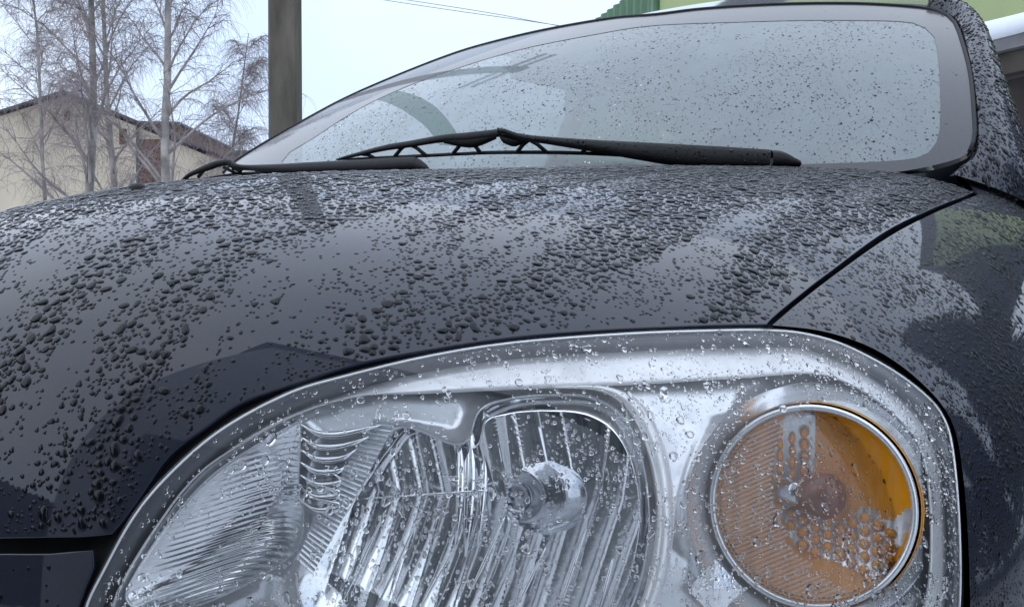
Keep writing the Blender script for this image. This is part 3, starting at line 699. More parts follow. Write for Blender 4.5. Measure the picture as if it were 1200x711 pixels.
blade_bar('blade_frame', [(395,186),(410,181),(451,170),(480,165),(519,158),(550,155),(586,151)], [(396,188),(412,185),(451,177),(480,173),(519,167),(550,166),(588,160)], w1, M['black'], .012, .015)
blade_bar('blade_frame', [(588,153),(620,158),(660,165),(700,172),(742,180)], [(588,162),(620,166),(660,170),(700,177),(742,184)], w1, M['black'], .012, .005)
blade_bar('rubber_strip', [(394,186),(430,184),(488,181),(540,178.5),(586,176.5),(671,177),(745,181)], [(394,188),(430,187),(488,185),(540,182.5),(586,181),(671,181.5),(745,185)], w1, M['rubber'], .006, 0)
for xa, ya, xb, yb in ((478,168,462,184),(478,168,500,183),(548,162,531,180),(548,162,562,178),(620,164,606,178),(620,164,640,178),(692,172,682,179),(692,172,712,180),(425,181,440,186)):
    tube('claw', wp([(xa, ya), ((xa+xb)/2, (ya+yb)/2-1.5), (xb, yb)], .008), .0035, M['black'], w1, 6)
blade_bar('yoke', [(520,160),(545,156),(560,156),(580,153)], [(520,168),(545,173),(560,172),(582,163)], w1, M['black'], .016, .012, 12)
blade_bar('yoke', [(583,156),(600,159),(615,163)], [(590,168),(603,172),(618,166)], w1, M['black'], .016, .012, 12)
blade_bar('arm', [(272,189),(283,193),(320,192.5),(365,190),(420,187),(470,184),(487,184)], [(272,200),(290,200),(330,203),(350,204),(420,203),(470,201),(487,200)], w2, M['black'], .02, .03)
blade_bar('pivot_cap', [(488,184.5),(494,188),(500,193),(503,197)], [(484,202),(492,202),(499,202),(503,202)], w2, M['black'], .03, .03, 12)
lathe('pivot_knob', frame_at(unproj(509, 203, 1.80), (0, 0, 1)), [(.015, -.01), (.0145, .004), (.010, .0085), (.0002, .0105)], M['black'], w2, 20)
blade_bar('blade_frame', [(211,212),(219,204),(230,198),(243,192),(255,188),(268,187),(276,191),(284,198)], [(213,215),(222,208),(232,204),(245,200),(256,196),(266,194),(272,198),(280,203)], w2, M['black'], .014, .012)
blade_bar('rubber_strip', [(214,210),(240,208),(272,203),(300,201),(318,203)], [(214,213),(240,212),(272,208),(300,206),(318,206)], w2, M['rubber'], .006, 0)
for xa, ya, xb, yb in ((240,198,232,208),(262,196,278,204),(300,200,318,204)):
    tube('claw', wp([(xa, ya), (xb, yb)], .01), .0035, M['black'], w2, 6)
lathe('washer_nozzle', frame_at(BODY(inv(BODY, [(160, 221)]))[0]+[0, .0, .0], (0, -.1, 1)), [(.010, -.006), (.0095, .002), (.006, .005), (.0002, .006)], M['black'], car, 20, 1.2, .8)

# ================================================================== SURROUNDINGS
def ground_h(x, y): return 0
GX = np.concatenate([-np.geomspace(400, 4, 16), np.linspace(-3, 3, 7), np.geomspace(4, 400, 16)])
U, V_ = np.meshgrid(GX, GX, indexing='ij')
tag(obj('ground', np.stack([U.ravel(), V_.ravel(), 0*U.ravel()], -1), grid_faces(len(GX), len(GX)), M['ground']), kind='structure')
LF = LOOK*[1, 1, 0]; LF /= np.linalg.norm(LF)
def cf(px, depth, z): p = unproj(px, 329, depth); return np.array([p[0], p[1], z])
def zz(py, depth): return CAM[2]+depth*(355.5-py)/FOC*1.0 + depth*LOOK[2]
def slab(pts, thick_vec): 
    P = np.array(pts, float); Q = P+np.array(thick_vec); n = len(P); V = np.concatenate([P, Q])
    return V, [tuple(range(n)), tuple(range(2*n-1, n-1, -1))]+[(i, i+n, (i+1) % n+n, (i+1) % n) for i in range(n)]
# gabled building
D = 30.0; gb_ = empty('gabled_building', tuple(cf(76, D, 0)))
tag(gb_, 'pale yellow plastered building with a low dark gable roof behind bare birches', 'building')
wl = [cf(-180, D, 0), cf(-180, D, zz(193, D)), cf(76, D, zz(114, D)), cf(262, D, zz(190, D)), cf(262, D, 0)]
back = LF*14
V, F = slab(wl, back); obj('wall', V, F, M['plaster'], gb_, smooth=False)
for (a, b, c, d) in (((-190,193),(76,110.5),-1,0), ((76,110.5),(275,192),1,0)):
    q0, q1 = cf(a[0], D-.18, zz(a[1], D)), cf(b[0], D-.18, zz(b[1], D))
    V, F = slab([q0, q1, q1+[0, 0, .07], q0+[0, 0, .07]], back+LF*.7); obj('roof', V, F, M['roof'], gb_, smooth=False)
def flat(name, x0, x1, y0, y1, dep, m, parent, t=.08, out=.05):
    a, b = cf(x0, dep-out, 0), cf(x1, dep-out, 0); z0, z1 = zz(y1, dep), zz(y0, dep)
    V, F = slab([a+[0, 0, z0], b+[0, 0, z0], b+[0, 0, z1], a+[0, 0, z1]], LF*t); return obj(name, V, F, m, parent, smooth=False)
vv = flat('vent', 77, 83, 129, 142, D, M['rust'], gb_)
dd = flat('door', 164, 198, 164, 300, D, M['rust'], gb_)
ww = flat('window', 141, 149, 152, 170, D, M['rust'], gb_)
flat('drainpipe', 160.5, 162.5, 150, 300, D, M['roof'], gb_, .1, .12)
# low brown shed behind the gable, two more roofs
D2 = 46.0; sh_ = empty('brown_shed', tuple(cf(190, D2, 0)))
tag(sh_, 'flat roofed brown block rising just behind the gabled building', 'building')
V, F = slab([cf(160, D2, 0), cf(210, D2, 0), cf(210, D2, zz(147, D2)), cf(160, D2, zz(145.5, D2))], LF*8); obj('wall', V, F, M['brown'], sh_, smooth=False)
V, F = slab([cf(158, D2-.3, zz(146.5, D2)), cf(212, D2-.3, zz(147.5, D2)), cf(212, D2-.3, zz(145, D2)), cf(158, D2-.3, zz(143.5, D2))], LF*9); obj('roof', V, F, M['roof'], sh_, smooth=False)
D3 = 60.0; sg_ = empty('long_shed', tuple(cf(230, D3, 0)))
tag(sg_, 'long low brown shed whose roof line meets the left wiper', 'building')
V, F = slab([cf(150, D3, 0), cf(330, D3, 0), cf(330, D3, zz(181, D3)), cf(150, D3, zz(180, D3))], LF*8); obj('wall', V, F, M['brown'], sg_, smooth=False)
V, F = slab([cf(148, D3-.4, zz(181, D3)), cf(332, D3-.4, zz(182, D3)), cf(332, D3-.4, zz(178, D3)), cf(148, D3-.4, zz(177, D3))], LF*9); obj('roof', V, F, M['roof'], sg_, smooth=False)

# birches
def birch(name, px, depth, hgt, seedn, lean, label, rad=.13, low=.12, fork=None):
    R = random.Random(seedn); root = cf(px, depth, 0); t = empty(name, tuple(root)); LOCALS.add(t.name)
    tag(t, label, 'tree', 'bare birches behind the car')
    g = lambda s: R.gauss(0, s); side = RIGHT
    def path(p, d, L, n, grav, wob):
        pts = [np.array(p)]; d = np.array(d)/np.linalg.norm(d)
        for i in range(n):
            d = d+np.array([g(wob), g(wob), g(wob)*.6])+np.array([0, 0, grav*(i/n)]); d /= np.linalg.norm(d); pts.append(pts[-1]+d*L/n)
        return pts
    n = 14; tp = path(root-[0, 0, .2], np.array([0, 0, 1])+side*lean, hgt+.2, n, .02, .03)
    tp = [p-(root) for p in tp]
    V, F = tube_geo(tp, [.75*rad*(1-.93*i/n)**.8 for i in range(n+1)], 9); trk_ = [(V, F)]
    limbs, twigs, tri_V, tri_F = [], [], [], []
    def twig(p, L, r, d=None):
        a = R.uniform(0, 6.28); d0 = np.array([math.cos(a), math.sin(a), R.uniform(-.6, .3)]) if d is None else d+np.array([g(.5), g(.5), g(.4)])
        P = path(p, d0, L, 4, -1.5, .12); twigs.append((P, r))
        return P
    NL = int(hgt*2.3)
    for k in range(NL):
        f = low+(1-low)*(k+R.random())/NL*.97; i = min(int(f*n), n-1); fr_ = f*n-i; b = tp[i]*(1-fr_)+tp[i+1]*fr_
        a = R.uniform(0, 6.28); up = R.uniform(.9, 2.0); L = (1-f*.72)*hgt*R.uniform(.20, .34)
        P = path(b, (math.cos(a), math.sin(a), up), L, 8, -.05, .10); r0 = rad*(1-.9*f)*.36
        limbs.append(tube_geo(P, [max(r0*(1-.85*j/8), .006) for j in range(9)], 5))
        for j in range(2, 9):
            for _ in range(2):
                q = P[j]; dd_ = P[j]-P[j-1]; dd_ /= np.linalg.norm(dd_)
                Q = path(q, dd_+np.array([g(.6), g(.6), g(.35)]), L*R.uniform(.18, .42), 5, -.22, .16)
                limbs.append(tube_geo(Q, [.010, .009, .008, .006, .005, .004], 3))
                for s_ in range(1, 6):
                    for _ in range(1 if s_ < 3 else 3): twig(Q[s_], R.uniform(.3, .9), .0042)
    obj('trunk', trk_[0][0], trk_[0][1], M['birch'], t)
    V, F = join_geo(limbs); obj('limbs', V, F, M['bark'], t)
    # fine twigs: three-sided slivers
    P = np.array([p for p, r in twigs]); m_, k_ = P.shape[:2]
    T = P[:, -1]-P[:, 0]; A = np.cross(T, [0.3, .5, .2]); A /= np.linalg.norm(A, axis=1)[:, None]; B = np.cross(T, A); B /= np.linalg.norm(B, axis=1)[:, None]
    w_ = np.array([1, .9, .75, .6, .35])*.0036
    ring = np.stack([A, -.5*A+.87*B, -.5*A-.87*B], 1)                       # m,3,3
    VV = P[:, :, None, :]+ring[:, None]*w_[None, :, None, None]; VV = VV.reshape(-1, 3)
    base_ = (np.arange(m_)*k_*3)[:, None]; tr_ = []
    for i in range(k_-1):
        for j in range(3):
            a, b, c, d = i*3+j, i*3+(j+1) % 3, (i+1)*3+(j+1) % 3, (i+1)*3+j
            tr_ += [(a, b, c), (a, c, d)]
    tr_ = (base_[:, :, None]+np.array(tr_)[None]).reshape(-1, 3)
    tag(fast_obj('twigs', VV, tr_, M['twig'], t), kind='stuff')
    return t
birch('birch_tree', 103, 22, 11.5, 3, -.05, 'pale birch in front of the yellow gable, leftmost trunk', .15)
birch('birch_tree', 204, 21, 11.5, 11, -.02, 'birch with a forked thick trunk in front of the brown door', .15)
birch('birch_tree', 147, 26, 13.0, 5, .0, 'slender dark birch between the two paler trunks', .13)
birch('birch_tree', 250, 27, 7.4, 8, .0, 'lower spreading birch nearest to the utility pole', .09, .2)
birch('birch_tree', 52, 29, 12.0, 15, .03, 'thin birch rising at the far left beyond the gable roof', .09, .35)

# utility pole
DP = 9.0; up_ = empty('utility_pole', tuple(cf(335.5, DP, 0))); LOCALS.add(up_.name)
tag(up_, 'square weathered brown utility pole rising behind the left end of the windscreen', 'utility pole')
hw = 16.5/FOC*DP; V = []; 
for z in np.linspace(-.2, 8.2, 40):
    k = hw*(1.03-.010*z); ch = k*.14
    V += [np.array([0, 0, z])+RIGHT*a+LF*b for a, b in ((-k+ch, -k), (k-ch, -k), (k, -k+ch), (k, k-ch), (k-ch, k), (-k+ch, k), (-k, k-ch), (-k, -k+ch))]
F = grid_faces(40, 8, True)+[tuple(range(312, 320))]
obj('shaft', V, F, M['pole'], up_, smooth=False)
for z in (7.4, 7.75):
    V, F = slab([RIGHT*-.7+[0, 0, z]-LF*.2, RIGHT*.7+[0, 0, z]-LF*.2, RIGHT*.7+[0, 0, z+.1]-LF*.2, RIGHT*-.7+[0, 0, z+.1]-LF*.2], LF*.08); obj('crossarm', V, F, M['pole'], up_, smooth=False)
for z in (3.45,): 
    V, F = slab([RIGHT*-hw*1.1+[0, 0, z]-LF*hw*1.1, RIGHT*hw*1.1+[0, 0, z]-LF*hw*1.1, RIGHT*hw*1.1+[0, 0, z+.03]-LF*hw*1.1, RIGHT*-hw*1.1+[0, 0, z+.03]-LF*hw*1.1], LF*hw*2.2)
wires = [((-260,-110),(435,-2),(640,28),(1000,84)), ((-260,-107),(455,-3.0),(660,31.5),(1000,90))]
DW = [30, 24, 22, 19]
for i, wpx in enumerate(wires):
    pts = [unproj(x, y, d) for (x, y), d in zip(wpx, DW)]
    o = tube('overhead_wire', smooth_curve(pts, 40), .007, M['wire'], None, 5)
    tag(o, ('upper' if i == 0 else 'lower')+' thin overhead wire of the pair crossing the sky above the windscreen', 'wire', 'overhead wires')
pt = cf(-262, 30, 0); p2 = empty('wire_post', tuple(pt)); LOCALS.add(p2.name); tag(p2, 'round timber post outside the picture that carries the two wires', 'utility pole')
tube('shaft', [(0, 0, -.2), (0, 0, zz(-120, 30))], .14, M['pole'], p2, 12)

# green building to the right
gr = empty('green_building', tuple(cf(1000, 9.5, 0)))
tag(gr, 'pale green walled building at upper right with dark green corner and snowy canopy', 'building')
K = cf(769, 14.0, 0); K2 = cf(1210, 8.6, 0); dirw = (K2-K)/np.linalg.norm(K2-K); E_ = K+dirw*8.6; H = 4.9
nw = np.array([dirw[1], -dirw[0], 0]); nw *= np.sign(nw @ (CAM-K))
Bk = K-nw*9+dirw*0; side_dir = (cf(718, 15.6, 0)-K)
def wallbox(name, a, b, z0, z1, th, m): 
    V, F = slab([a+[0, 0, z0], b+[0, 0, z0], b+[0, 0, z1], a+[0, 0, z1]], -nw*th); return obj(name, V, F, m, gr, smooth=False)
ZL = 2.35
wallbox('wall', K, E_, ZL+.2, H, .3, M['lime'])
wallbox('lower_wall', K+nw*.02, E_+nw*.02, -.1, ZL+.2, .3, M['brick'])
# corrugated dark green end wall
sd = side_dir/np.linalg.norm(side_dir); pts = []
nseg = 60
for i in range(nseg+1):
    pts.append(K+sd*(i/nseg*4.0)+np.array([sd[1], -sd[0], 0])*(.035 if (i//2) % 2 else 0))
loft('corrugated_cladding', [np.array(pts)-[0, 0, .1], np.array(pts)+[0, 0, H]], M['dgreen'], gr, smooth=False)
tube('corner_trim', [K+nw*.02-[0, 0, .1], K+nw*.02+[0, 0, H]], .07, M['dgreen'], gr, 6)
V, F = slab([K+[0, 0, H], E_+[0, 0, H], E_-nw*9+[0, 0, H], K+sd*4-nw*5+[0, 0, H]], (0, 0, .25)); obj('roof', V, F, M['roof'], gr, smooth=False)
# canopy with old snow along the wall
s0 = cf(1163, 8.9, 0); s0 = K+dirw*((s0-K) @ dirw)
def box_at(name, a, b, w0, w1, z0, z1, m, n=1):
    P = [a+nw*w0, b+nw*w0, b+nw*w1, a+nw*w1]; P = [p+[0, 0, z0] for p in P]
    V, F = slab(P, (0, 0, z1-z0)); return obj(name, V, F, m, gr, smooth=False)
dep0 = float((s0+nw*1.0-CAM) @ LF); zt, zb = zz(49, dep0), zz(74, dep0)
box_at('canopy', s0, s0+dirw*2.6, 0, 1.0, zb-.09, zb, M['slabm'])
tt = np.linspace(0, 2.6, 40); hh = zt-zb; nzv = np.array([noise.noise(Vector((t*1.3, .3, 0)))*.02 for t in tt])
sn = []
for w_, h_ in ((0, 0), (0, hh*.96), (.5, hh*1.0), (.96, hh*.97), (1.03, hh*.80), (1.04, hh*.2), (1.01, 0)):
    sn.append([s0+dirw*(-.0+t)+nw*(w_+(n_*.6 if w_ > .9 else 0))+[0, 0, zb+.003+max(h_+(n_ if h_ > 0 else 0), 0)] for t, n_ in zip(tt, nzv)])
loft('snow_cover', np.array(sn), M['snow'], gr, cap=False)
box_at('canopy_beam', s0, s0+dirw*2.6, .80, .92, zb-.25, zb-.095, M['brick'])
for k in range(2): box_at('canopy_post', s0+dirw*(.1+2.3*k), s0+dirw*(.22+2.3*k), .80, .92, -.1, zb-.25, M['brick'])
for k in range(1):
    a_ = s0+dirw*(.5); box_at('garage_door', a_, a_+dirw*1.7, .02, .08, 0, 2.0, M['rust'])

# conifers past the end of the green building: they darken the wing
def spruce_geo(h, seed):
    R = np.random.default_rng(seed); n = 5200; t = R.uniform(.04, 1, n)**.85; a = R.uniform(0, 6.283, n); rr_ = (1-t)*h*.26*(.35+.65*R.uniform(0, 1, n)**.5)*(1+.18*np.sin(t*h*5))
    P = np.stack([np.cos(a)*rr_, np.sin(a)*rr_, t*h], -1); d = np.stack([np.cos(a), np.sin(a), -.35+0*a], -1)*(.28+.25*R.uniform(0, 1, (n, 1))); w_ = np.stack([-np.sin(a), np.cos(a), 0*a], -1)*.10
    V = np.stack([P-w_, P+w_, P+d+R.normal(0, .05, (n, 3))], 1).reshape(-1, 3); return V, np.arange(3*n).reshape(-1, 3)
for i, (al, ou, h, lb) in enumerate(((10.6, .4, 5.2, 'nearest to the green building end, tall'), (12.6, .0, 4.0, 'short and broad, second from the green building'), (14.4, .8, 6.0, 'tallest, third from the green building'), (16.8, .2, 4.6, 'last of the row beside the yard, leaning bushy'))):
    te = empty('spruce_tree', tuple(K+dirw*al+nw*ou)); LOCALS.add(te.name); tag(te, 'dark spruce '+lb, 'tree', 'spruces past the green building')
    V, T_ = spruce_geo(h, 40+i); fast_obj('crown', V, T_, M['needle'], te, False); tube('trunk', [(0, 0, -.2), (0, 0, h*.9)], [.14, .03], M['bark'], te, 7)

# dark garages and a building behind the photographer: seen only as reflections
bk = empty('garage_row', tuple(cf(600, -9, 0)))
tag(bk, 'dark garage row behind the photographer, visible only as a reflection', 'building')
GD = -8
V, F = slab([cf(600, GD, 0)-RIGHT*14, cf(600, GD, 0)-RIGHT*4, cf(600, GD, 2.9)-RIGHT*4, cf(600, GD, 2.9)-RIGHT*14], -LF*6); obj('wall', V, F, M['darkwall'], bk, smooth=False)
V, F = slab([cf(600, GD+.4, 2.9)-RIGHT*14.4, cf(600, GD+.4, 2.9)-RIGHT*3.6, cf(600, GD+.4, 3.1)-RIGHT*3.6, cf(600, GD+.4, 3.1)-RIGHT*14.4], -LF*7); obj('roof', V, F, M['roof'], bk, smooth=False)
for k in range(3):
    a_ = cf(600, GD, 0)-RIGHT*(13-3.6*k)+LF*.02; V, F = slab([a_, a_+RIGHT*2.6, a_+RIGHT*2.6+[0, 0, 2.3], a_+[0, 0, 2.3]], LF*.05); obj('garage_door', V, F, M['rust'], bk, smooth=False)

# unseen dark board fence, added so the lamp bowl mirrors something dark
fc = empty('added_board_fence', tuple(cl_(-5.5, -1, 0) if 0 else np.array([CAM[0], CAM[1], 0])+RIGHT*-5.5-LF*1)); LOCALS.add(fc.name)
tag(fc, 'tall dark board fence to the left of the car, mirrored in the lamp', 'fence')
plank = None
for k in range(46):
    if plank is None:
        V, F = slab([(-.075, 0, 0), (.075, 0, 0), (.075, 0, 2.3), (0, 0, 2.36), (-.075, 0, 2.3)], (0, .025, 0)); plank = obj('plank', V, F, M['fenceboard'], fc, smooth=False); o = plank
    else:
        o = plank.copy(); COL.objects.link(o); o.parent = fc
    p_ = LF*(k*.165-3.6); o.location = p_+np.array([0, 0, .04+.02*math.sin(k*2.7)]); o.rotation_euler = (0, 0, math.atan2(LF[1], LF[0])+.01*math.sin(k*1.9))
for z in (.5, 1.8):
    V, F = slab([LF*-3.7+RIGHT*.02+[0, 0, z], LF*4.0+RIGHT*.02+[0, 0, z], LF*4.0+RIGHT*.02+[0, 0, z+.08], LF*-3.7+RIGHT*.02+[0, 0, z+.08]], RIGHT*-.04); obj('rail', V, F, M['fenceboard'], fc, smooth=False)
# the house the car is parked nose-on to: its wall is what darkens the lower bonnet
hs = empty('house', (3, -4.2, 0)); tag(hs, 'three storey pale plastered house behind the photographer, mirrored in the lower bonnet', 'building')
V, F = slab([(-.35, -2.7, 0), (6.5, -2.7, 0), (6.5, -6.7, 0), (-.35, -6.7, 0)], (0, 0, 10.0)); obj('wall', V, F, M['housewall'], hs, smooth=False)
V, F = slab([(-.6, -2.45, 10), (6.75, -2.45, 10), (6.75, -6.5, 10), (-.6, -6.5, 10)], (0, 0, .18)); obj('roof', V, F, M['roof'], hs, smooth=False)
for k in range(9):
    z0 = .02+.28*k; V, F = slab([(.1, -2.68, z0), (4.2, -2.68, z0), (4.2, -2.68, z0+.27), (.1, -2.68, z0+.27)], (0, .07, 0)); obj('added_dark_door_panel', V, F, M['darkwall'], hs, smooth=False)  # unseen dark door, added to darken the right side of the lamp bowl
for zf in (4.2, 7.3):
    for xf in (2.2, 4.6):
        V, F = slab([(xf-.6, -2.7, zf), (xf+.6, -2.7, zf), (xf+.6, -2.7, zf+1.4), (xf-.6, -2.7, zf+1.4)], (0, .06, 0)); wn = obj('window', V, F, M['frit'], hs, smooth=False)
        V, F = slab([(xf-.65, -2.64, zf-.08), (xf+.65, -2.64, zf-.08), (xf+.65, -2.64, zf), (xf-.65, -2.64, zf)], (0, .12, 0)); obj('sill', V, F, M['slabm'], hs, smooth=False)
# the photographer, bent over the phone: only the lamp and the paint see him
def cl(r, f, z): return np.array([CAM[0], CAM[1], 0])+RIGHT*r+LF*f+np.array([0, 0, z])
pj = {'pel': (.04, -.52, .95, .15), 'waist': (.04, -.47, 1.10, .14), 'chest': (.03, -.38, 1.32, .17), 'neck': (.03, -.30, 1.50, .062), 'head': (.03, -.24, 1.60, .095), 'crown': (.03, -.23, 1.69, .088)}
order = list(pj); pv = [pj[k] for k in order]; ed = [(0,1),(1,2),(2,3),(3,4),(4,5)]
for sx in (-1, 1):
    b0 = len(pv)
    pv += [(.04+sx*.10, -.53, .86, .105), (.04+sx*.13, -.50, .50, .068), (.04+sx*.15, -.55, .10, .045), (.04+sx*.17, -.40, .04, .04)]; ed += [(0, b0), (b0, b0+1), (b0+1, b0+2), (b0+2, b0+3)]
    b0 = len(pv)
    pv += [(.03+sx*.22, -.38, 1.36, .075), (sx*.27, -.33, 1.06, .055), (sx*.12, -.15, .88, .038), (sx*.065, -.09, .81, .028)]; ed += [(2, b0), (b0, b0+1), (b0+1, b0+2), (b0+2, b0+3)]
me = bpy.data.meshes.new('body'); me.from_pydata([tuple(cl(*p[:3])) for p in pv], ed, []); pb = bpy.data.objects.new('body', me); COL.objects.link(pb)
sk = pb.modifiers.new('skin', 'SKIN'); me.skin_vertices or None
for i, p in enumerate(pv): me.skin_vertices[0].data[i].radius = (p[3], p[3])
me.skin_vertices[0].data[0].use_root = True
pb.modifiers.new('sub', 'SUBSURF').render_levels = 2; me.materials.append(M['coat'])
ps = empty('person', tuple(cl(0, -.5, 0))); tag(ps, 'person in dark winter clothes standing close behind the camera, visible only as a reflection', 'person')
par(pb, ps)

#@@DROPS
# ================================================================== RAIN
def poisson(cands, radii, maxn):
    """dart throwing in 3D, large drops first"""
    cell = float(radii.max())*2; H_ = {}; keep = []
    K_ = np.floor(cands/cell).astype(int)
    for i in range(len(cands)):
        k = K_[i]; p = cands[i]; r = radii[i]; ok = True
        for a in (-1, 0, 1):
            for b in (-1, 0, 1):
                for c in (-1, 0, 1):
                    L = H_.get((k[0]+a, k[1]+b, k[2]+c))
                    if L:
                        for q, rq in L:
                            d0, d1, d2 = p[0]-q[0], p[1]-q[1], p[2]-q[2]
                            if d0*d0+d1*d1+d2*d2 < (r+rq)*(r+rq)*.80: ok = False; break
                    if not ok: break
                if not ok: break
            if not ok: break
        if ok:
            H_.setdefault(tuple(k), []).append((p, r)); keep.append(i)
            if len(keep) >= maxn: break
    return np.array(keep)
def drops_mesh(name, P, N, r, h, down, elong, m, seg=10, jag=.16, sink=.0):
    """rounded domes on a surface, each with its own uneven outline, drawn out slightly downhill"""
    n = len(P); D = down-(down*N).sum(1)[:, None]*N; D /= np.maximum(np.linalg.norm(D, axis=1), 1e-6)[:, None]; S_ = np.cross(N, D)
    th = np.linspace(0, 2*np.pi, seg, endpoint=False)
    o = 1+jag*(RNG.normal(0, .6, (n, 1))*np.cos(2*th+RNG.uniform(0, 6.28, (n, 1)))+RNG.normal(0, .5, (n, 1))*np.cos(3*th+RNG.uniform(0, 6.28, (n, 1))))
    lvl = [(1.0, 0.0), (1.0, .28), (.84, .66), (.50, .93)]
    V = []
    for s_, hz in lvl:
        sh = .16*hz                                          # belly hangs downhill
        x = (np.cos(th)[None]*o*s_+sh)*(r*elong)[:, None]; y = np.sin(th)[None]*o*s_*r[:, None]
        V.append(P[:, None]+D[:, None]*x[..., None]+S_[:, None]*y[..., None]+N[:, None]*((hz*h)[:, None, None]-sink))
    V = np.stack(V, 1).reshape(n, -1, 3)
    top = P+N*(h-sink)[:, None]+D*(.16*r*elong)[:, None]; bot = P-N*sink
    V = np.concatenate([V, top[:, None], bot[:, None]], 1); nv = V.shape[1]; T = []
    for a in range(3):
        for j in range(seg):
            k = (j+1) % seg; T += [(a*seg+j, a*seg+k, (a+1)*seg+k), (a*seg+j, (a+1)*seg+k, (a+1)*seg+j)]
    for j in range(seg): k = (j+1) % seg; T += [(3*seg+j, 3*seg+k, 4*seg), (k, j, 4*seg+1)]
    T = np.array(T); A = (np.arange(n)*nv)[:, None, None]+T[None]
    v0 = V[0]; t0 = T[0]; f = np.dot(np.cross(v0[t0[1]]-v0[t0[0]], v0[t0[2]]-v0[t0[0]]), v0[t0[0]]-P[0])
    if f < 0: A = A[..., ::-1]
    return fast_obj(name, V.reshape(-1, 3), A.reshape(-1, 3), m, None)
def fbm(P, s, seed=0, st=(1, 1, 1)):
    return np.array([noise.fractal(Vector((p[0]*s*st[0]+seed, p[1]*s*st[1], p[2]*s*st[2])), 1, 2, 3) for p in P])
def visible(P, N, mg=40):
    q, d = proj(P); f = ((CAM-P)*N).sum(1)/np.linalg.norm(CAM-P, axis=1)
    return (q[:, 0] > -mg) & (q[:, 0] < 1200+mg) & (q[:, 1] > -mg) & (q[:, 1] < 711+mg) & (f > -.25)
def sample(surf, n, ulo, uhi, vlo, vhi):
    uv = np.stack([RNG.uniform(ulo, uhi, n), RNG.uniform(vlo, vhi, n)], -1); return uv
DOWN = np.array([0, 0, -1.0])
def rain(name, surf, outline, n_c, rad_fn, den_fn, maxn, label, hfac=.27, jag=.26, el=(1.0, 1.35), seg=10, wm='wet'):
    o = np.array(outline); lo, hi = o.min(0), o.max(0)
    uv = sample(surf, n_c, lo[0], hi[0], lo[1], hi[1]); uv = uv[inside(o, uv)]
    P, N = surf(uv), surf.normal(uv); v = visible(P, N); uv, P, N = uv[v], P[v], N[v]
    den = den_fn(P, uv); r = rad_fn(P, uv, len(P)); k = (RNG.uniform(0, 1, len(P)) < den); kk = np.where(k)[0]; k[kk] &= dist_poly(o, uv[kk])*1.5 > r[kk]*1.35+.0006; uv, P, N, r = uv[k], P[k], N[k], r[k]
    k = np.argsort(-r*(1+RNG.normal(0, .15, len(r)))); uv, P, N, r = uv[k], P[k], N[k], r[k]
    k = poisson(P, r, maxn); P, N, r = P[k], N[k], r[k]
    h = r*hfac*RNG.uniform(.8, 1.25, len(r)); e = RNG.uniform(*el, len(r))
    ob = drops_mesh(name, P, N, r, h, DOWN+RNG.normal(0, .08, (len(P), 3)), e, M[wm], seg, jag, .0001)
    tag(ob, label, 'raindrops', None, 'stuff'); print(name, len(P)); return ob
def lognorm(n, med, sig, lo, hi): return np.clip(np.exp(RNG.normal(math.log(med), sig, n)), lo, hi)
def bon_r(P, uv, n):
    q, d = proj(P); far = np.clip((d-.8)/.7, 0, 1)
    big = lognorm(n, .0018, .40, .0009, .0048)*(1+.55*far); small = lognorm(n, .0010, .35, .0005, .0018)*(1+.5*far)
    dn = fbm(P, 9.0, 3, (3.0, .26, .35))
    return np.where(RNG.uniform(0, 1, n) < np.clip(.18+.32*far+1.0*dn, .04, .85), big, small)
def bon_d(P, uv):
    q, d = proj(P); a = fbm(P, 9.0, 3, (3.0, .26, .35)); b = fbm(P, 26, 9)
    crest = np.clip((290-q[:, 1])/70, 0, 1)
    left = np.clip((520-q[:, 0])/500, 0, 1)*np.clip((q[:, 1]-270)/60, 0, 1)
    return np.clip(.55+1.0*a+.5*b+crest*.9+.10*left, .07, 1)
rain('rain_beads_on_bonnet', BODY, bon, 330000, bon_r, bon_d, 30000, 'dense rain beads covering the dark bonnet', el=(.8, 1.25))
rain('rain_beads_on_fender', BODY, fenr, 90000, lambda P, uv, n: bon_r(P, uv, n)*.62, lambda P, uv: np.clip(.60+1.2*fbm(P, 8, 5), .15, 1), 13000, 'rain beads on the dark wing to the right of the headlamp')
rain('rain_beads_on_bumper', BODY, bum, 20000, lambda P, uv, n: lognorm(n, .0015, .4, .0007, .004), lambda P, uv: np.full(len(P), .05), 500, 'sparse rain beads on the dark bumper below the bonnet edge')
def lens_r(P, uv, n): return np.where(RNG.uniform(0, 1, n) < .10, lognorm(n, .0019, .30, .0013, .0045), lognorm(n, .0008, .35, .0004, .0014))
def lens_den(P, uv):
    return np.clip(.15+.28*fbm(P, 14, 2)+.16*fbm(P, 40, 7)+.03, .02, .6)
rain('rain_drops_on_headlamp', BODY, lens_uv, 60000, lens_r, lens_den, 5000, 'clear rain drops on the headlamp lens', hfac=.55, jag=.24, el=(1.0, 1.5), seg=12, wm='water')
gcull = resamp(GLASS, 80)
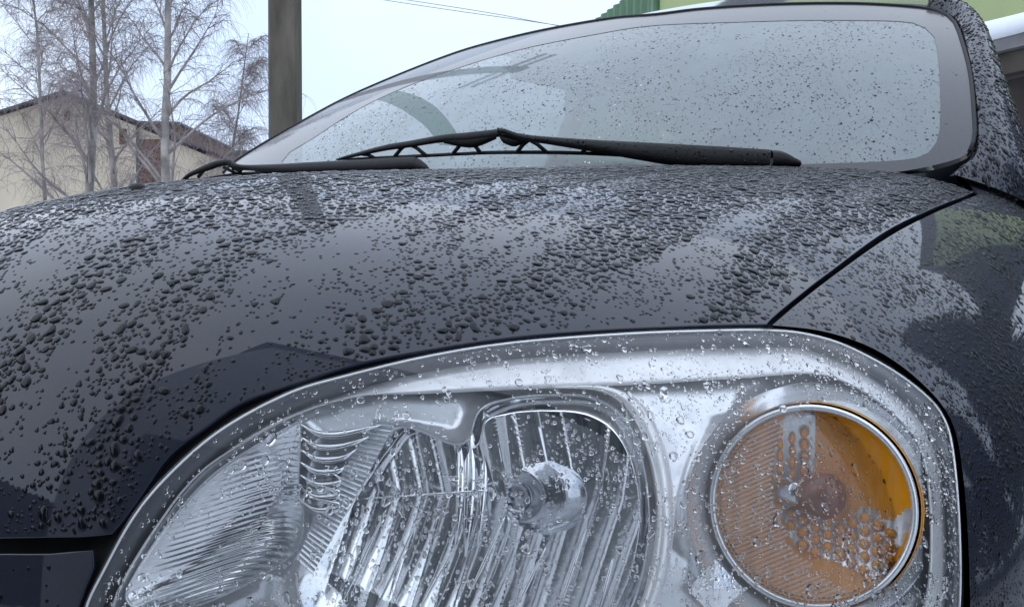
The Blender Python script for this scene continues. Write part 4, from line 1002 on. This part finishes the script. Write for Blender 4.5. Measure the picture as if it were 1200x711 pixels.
rain('rain_specks_on_windscreen', WS, g_uv, 60000, lambda P, uv, n: lognorm(n, .0009, .38, .0004, .0030), lambda P, uv: np.clip(.26+.3*fbm(P, 6, 4), .05, .6), 9000, 'fine rain specks on the grey windscreen', hfac=.4, seg=6, wm='water')

def rain_on_mesh(name, ob, n, rmed, rmax, label, wm='wet', maxn=4000, pmin=-50, hfac=.5, el=(1.0, 1.5), den=None):
    """beads over any part's own mesh"""
    me = ob.data; me.calc_loop_triangles(); V = np.array([v.co[:] for v in me.vertices]); T = np.array([t.vertices[:] for t in me.loop_triangles])
    a, b, c = V[T[:, 0]], V[T[:, 1]], V[T[:, 2]]; N = np.cross(b-a, c-a); A = np.linalg.norm(N, axis=1); N = N/np.maximum(A, 1e-12)[:, None]
    i = RNG.choice(len(T), n, p=A/A.sum()); u, v = RNG.uniform(0, 1, (2, n)); f = u+v > 1; u[f] = 1-u[f]; v[f] = 1-v[f]
    P = a[i]+(b-a)[i]*u[:, None]+(c-a)[i]*v[:, None]; N = N[i]; N = N*np.sign(((CAM-P)*N).sum(1))[:, None]
    k = visible(P, N, 20)&(N[:, 2] > -.35); P, N = P[k], N[k]; r = lognorm(len(P), rmed, .4, rmed*.4, rmax)
    if den is not None: k = RNG.uniform(0, 1, len(P)) < den(P); P, N, r = P[k], N[k], r[k]
    k = np.argsort(-r); P, N, r = P[k], N[k], r[k]; k = poisson(P, r, maxn); P, N, r = P[k], N[k], r[k]
    o = drops_mesh(name, P, N, r, r*hfac, DOWN+RNG.normal(0, .1, (len(P), 3)), RNG.uniform(*el, len(r)), M[wm], 8, .2, .0001)
    tag(o, label, 'raindrops', None, 'stuff')
for o in list(car.children):
    if o.name == 'pillar': rain_on_mesh('rain_beads_on_pillar', o, 7000, .0014, .004, 'rain beads and short runs on the painted pillar right of the windscreen', maxn=6000, el=(1.0, 2.2))
for o in list(w1.children):
    if o.name.startswith('arm'): rain_on_mesh('rain_beads_on_wiper', o, 500, .0011, .0022, 'tiny rain beads on the long wiper arm', maxn=500)
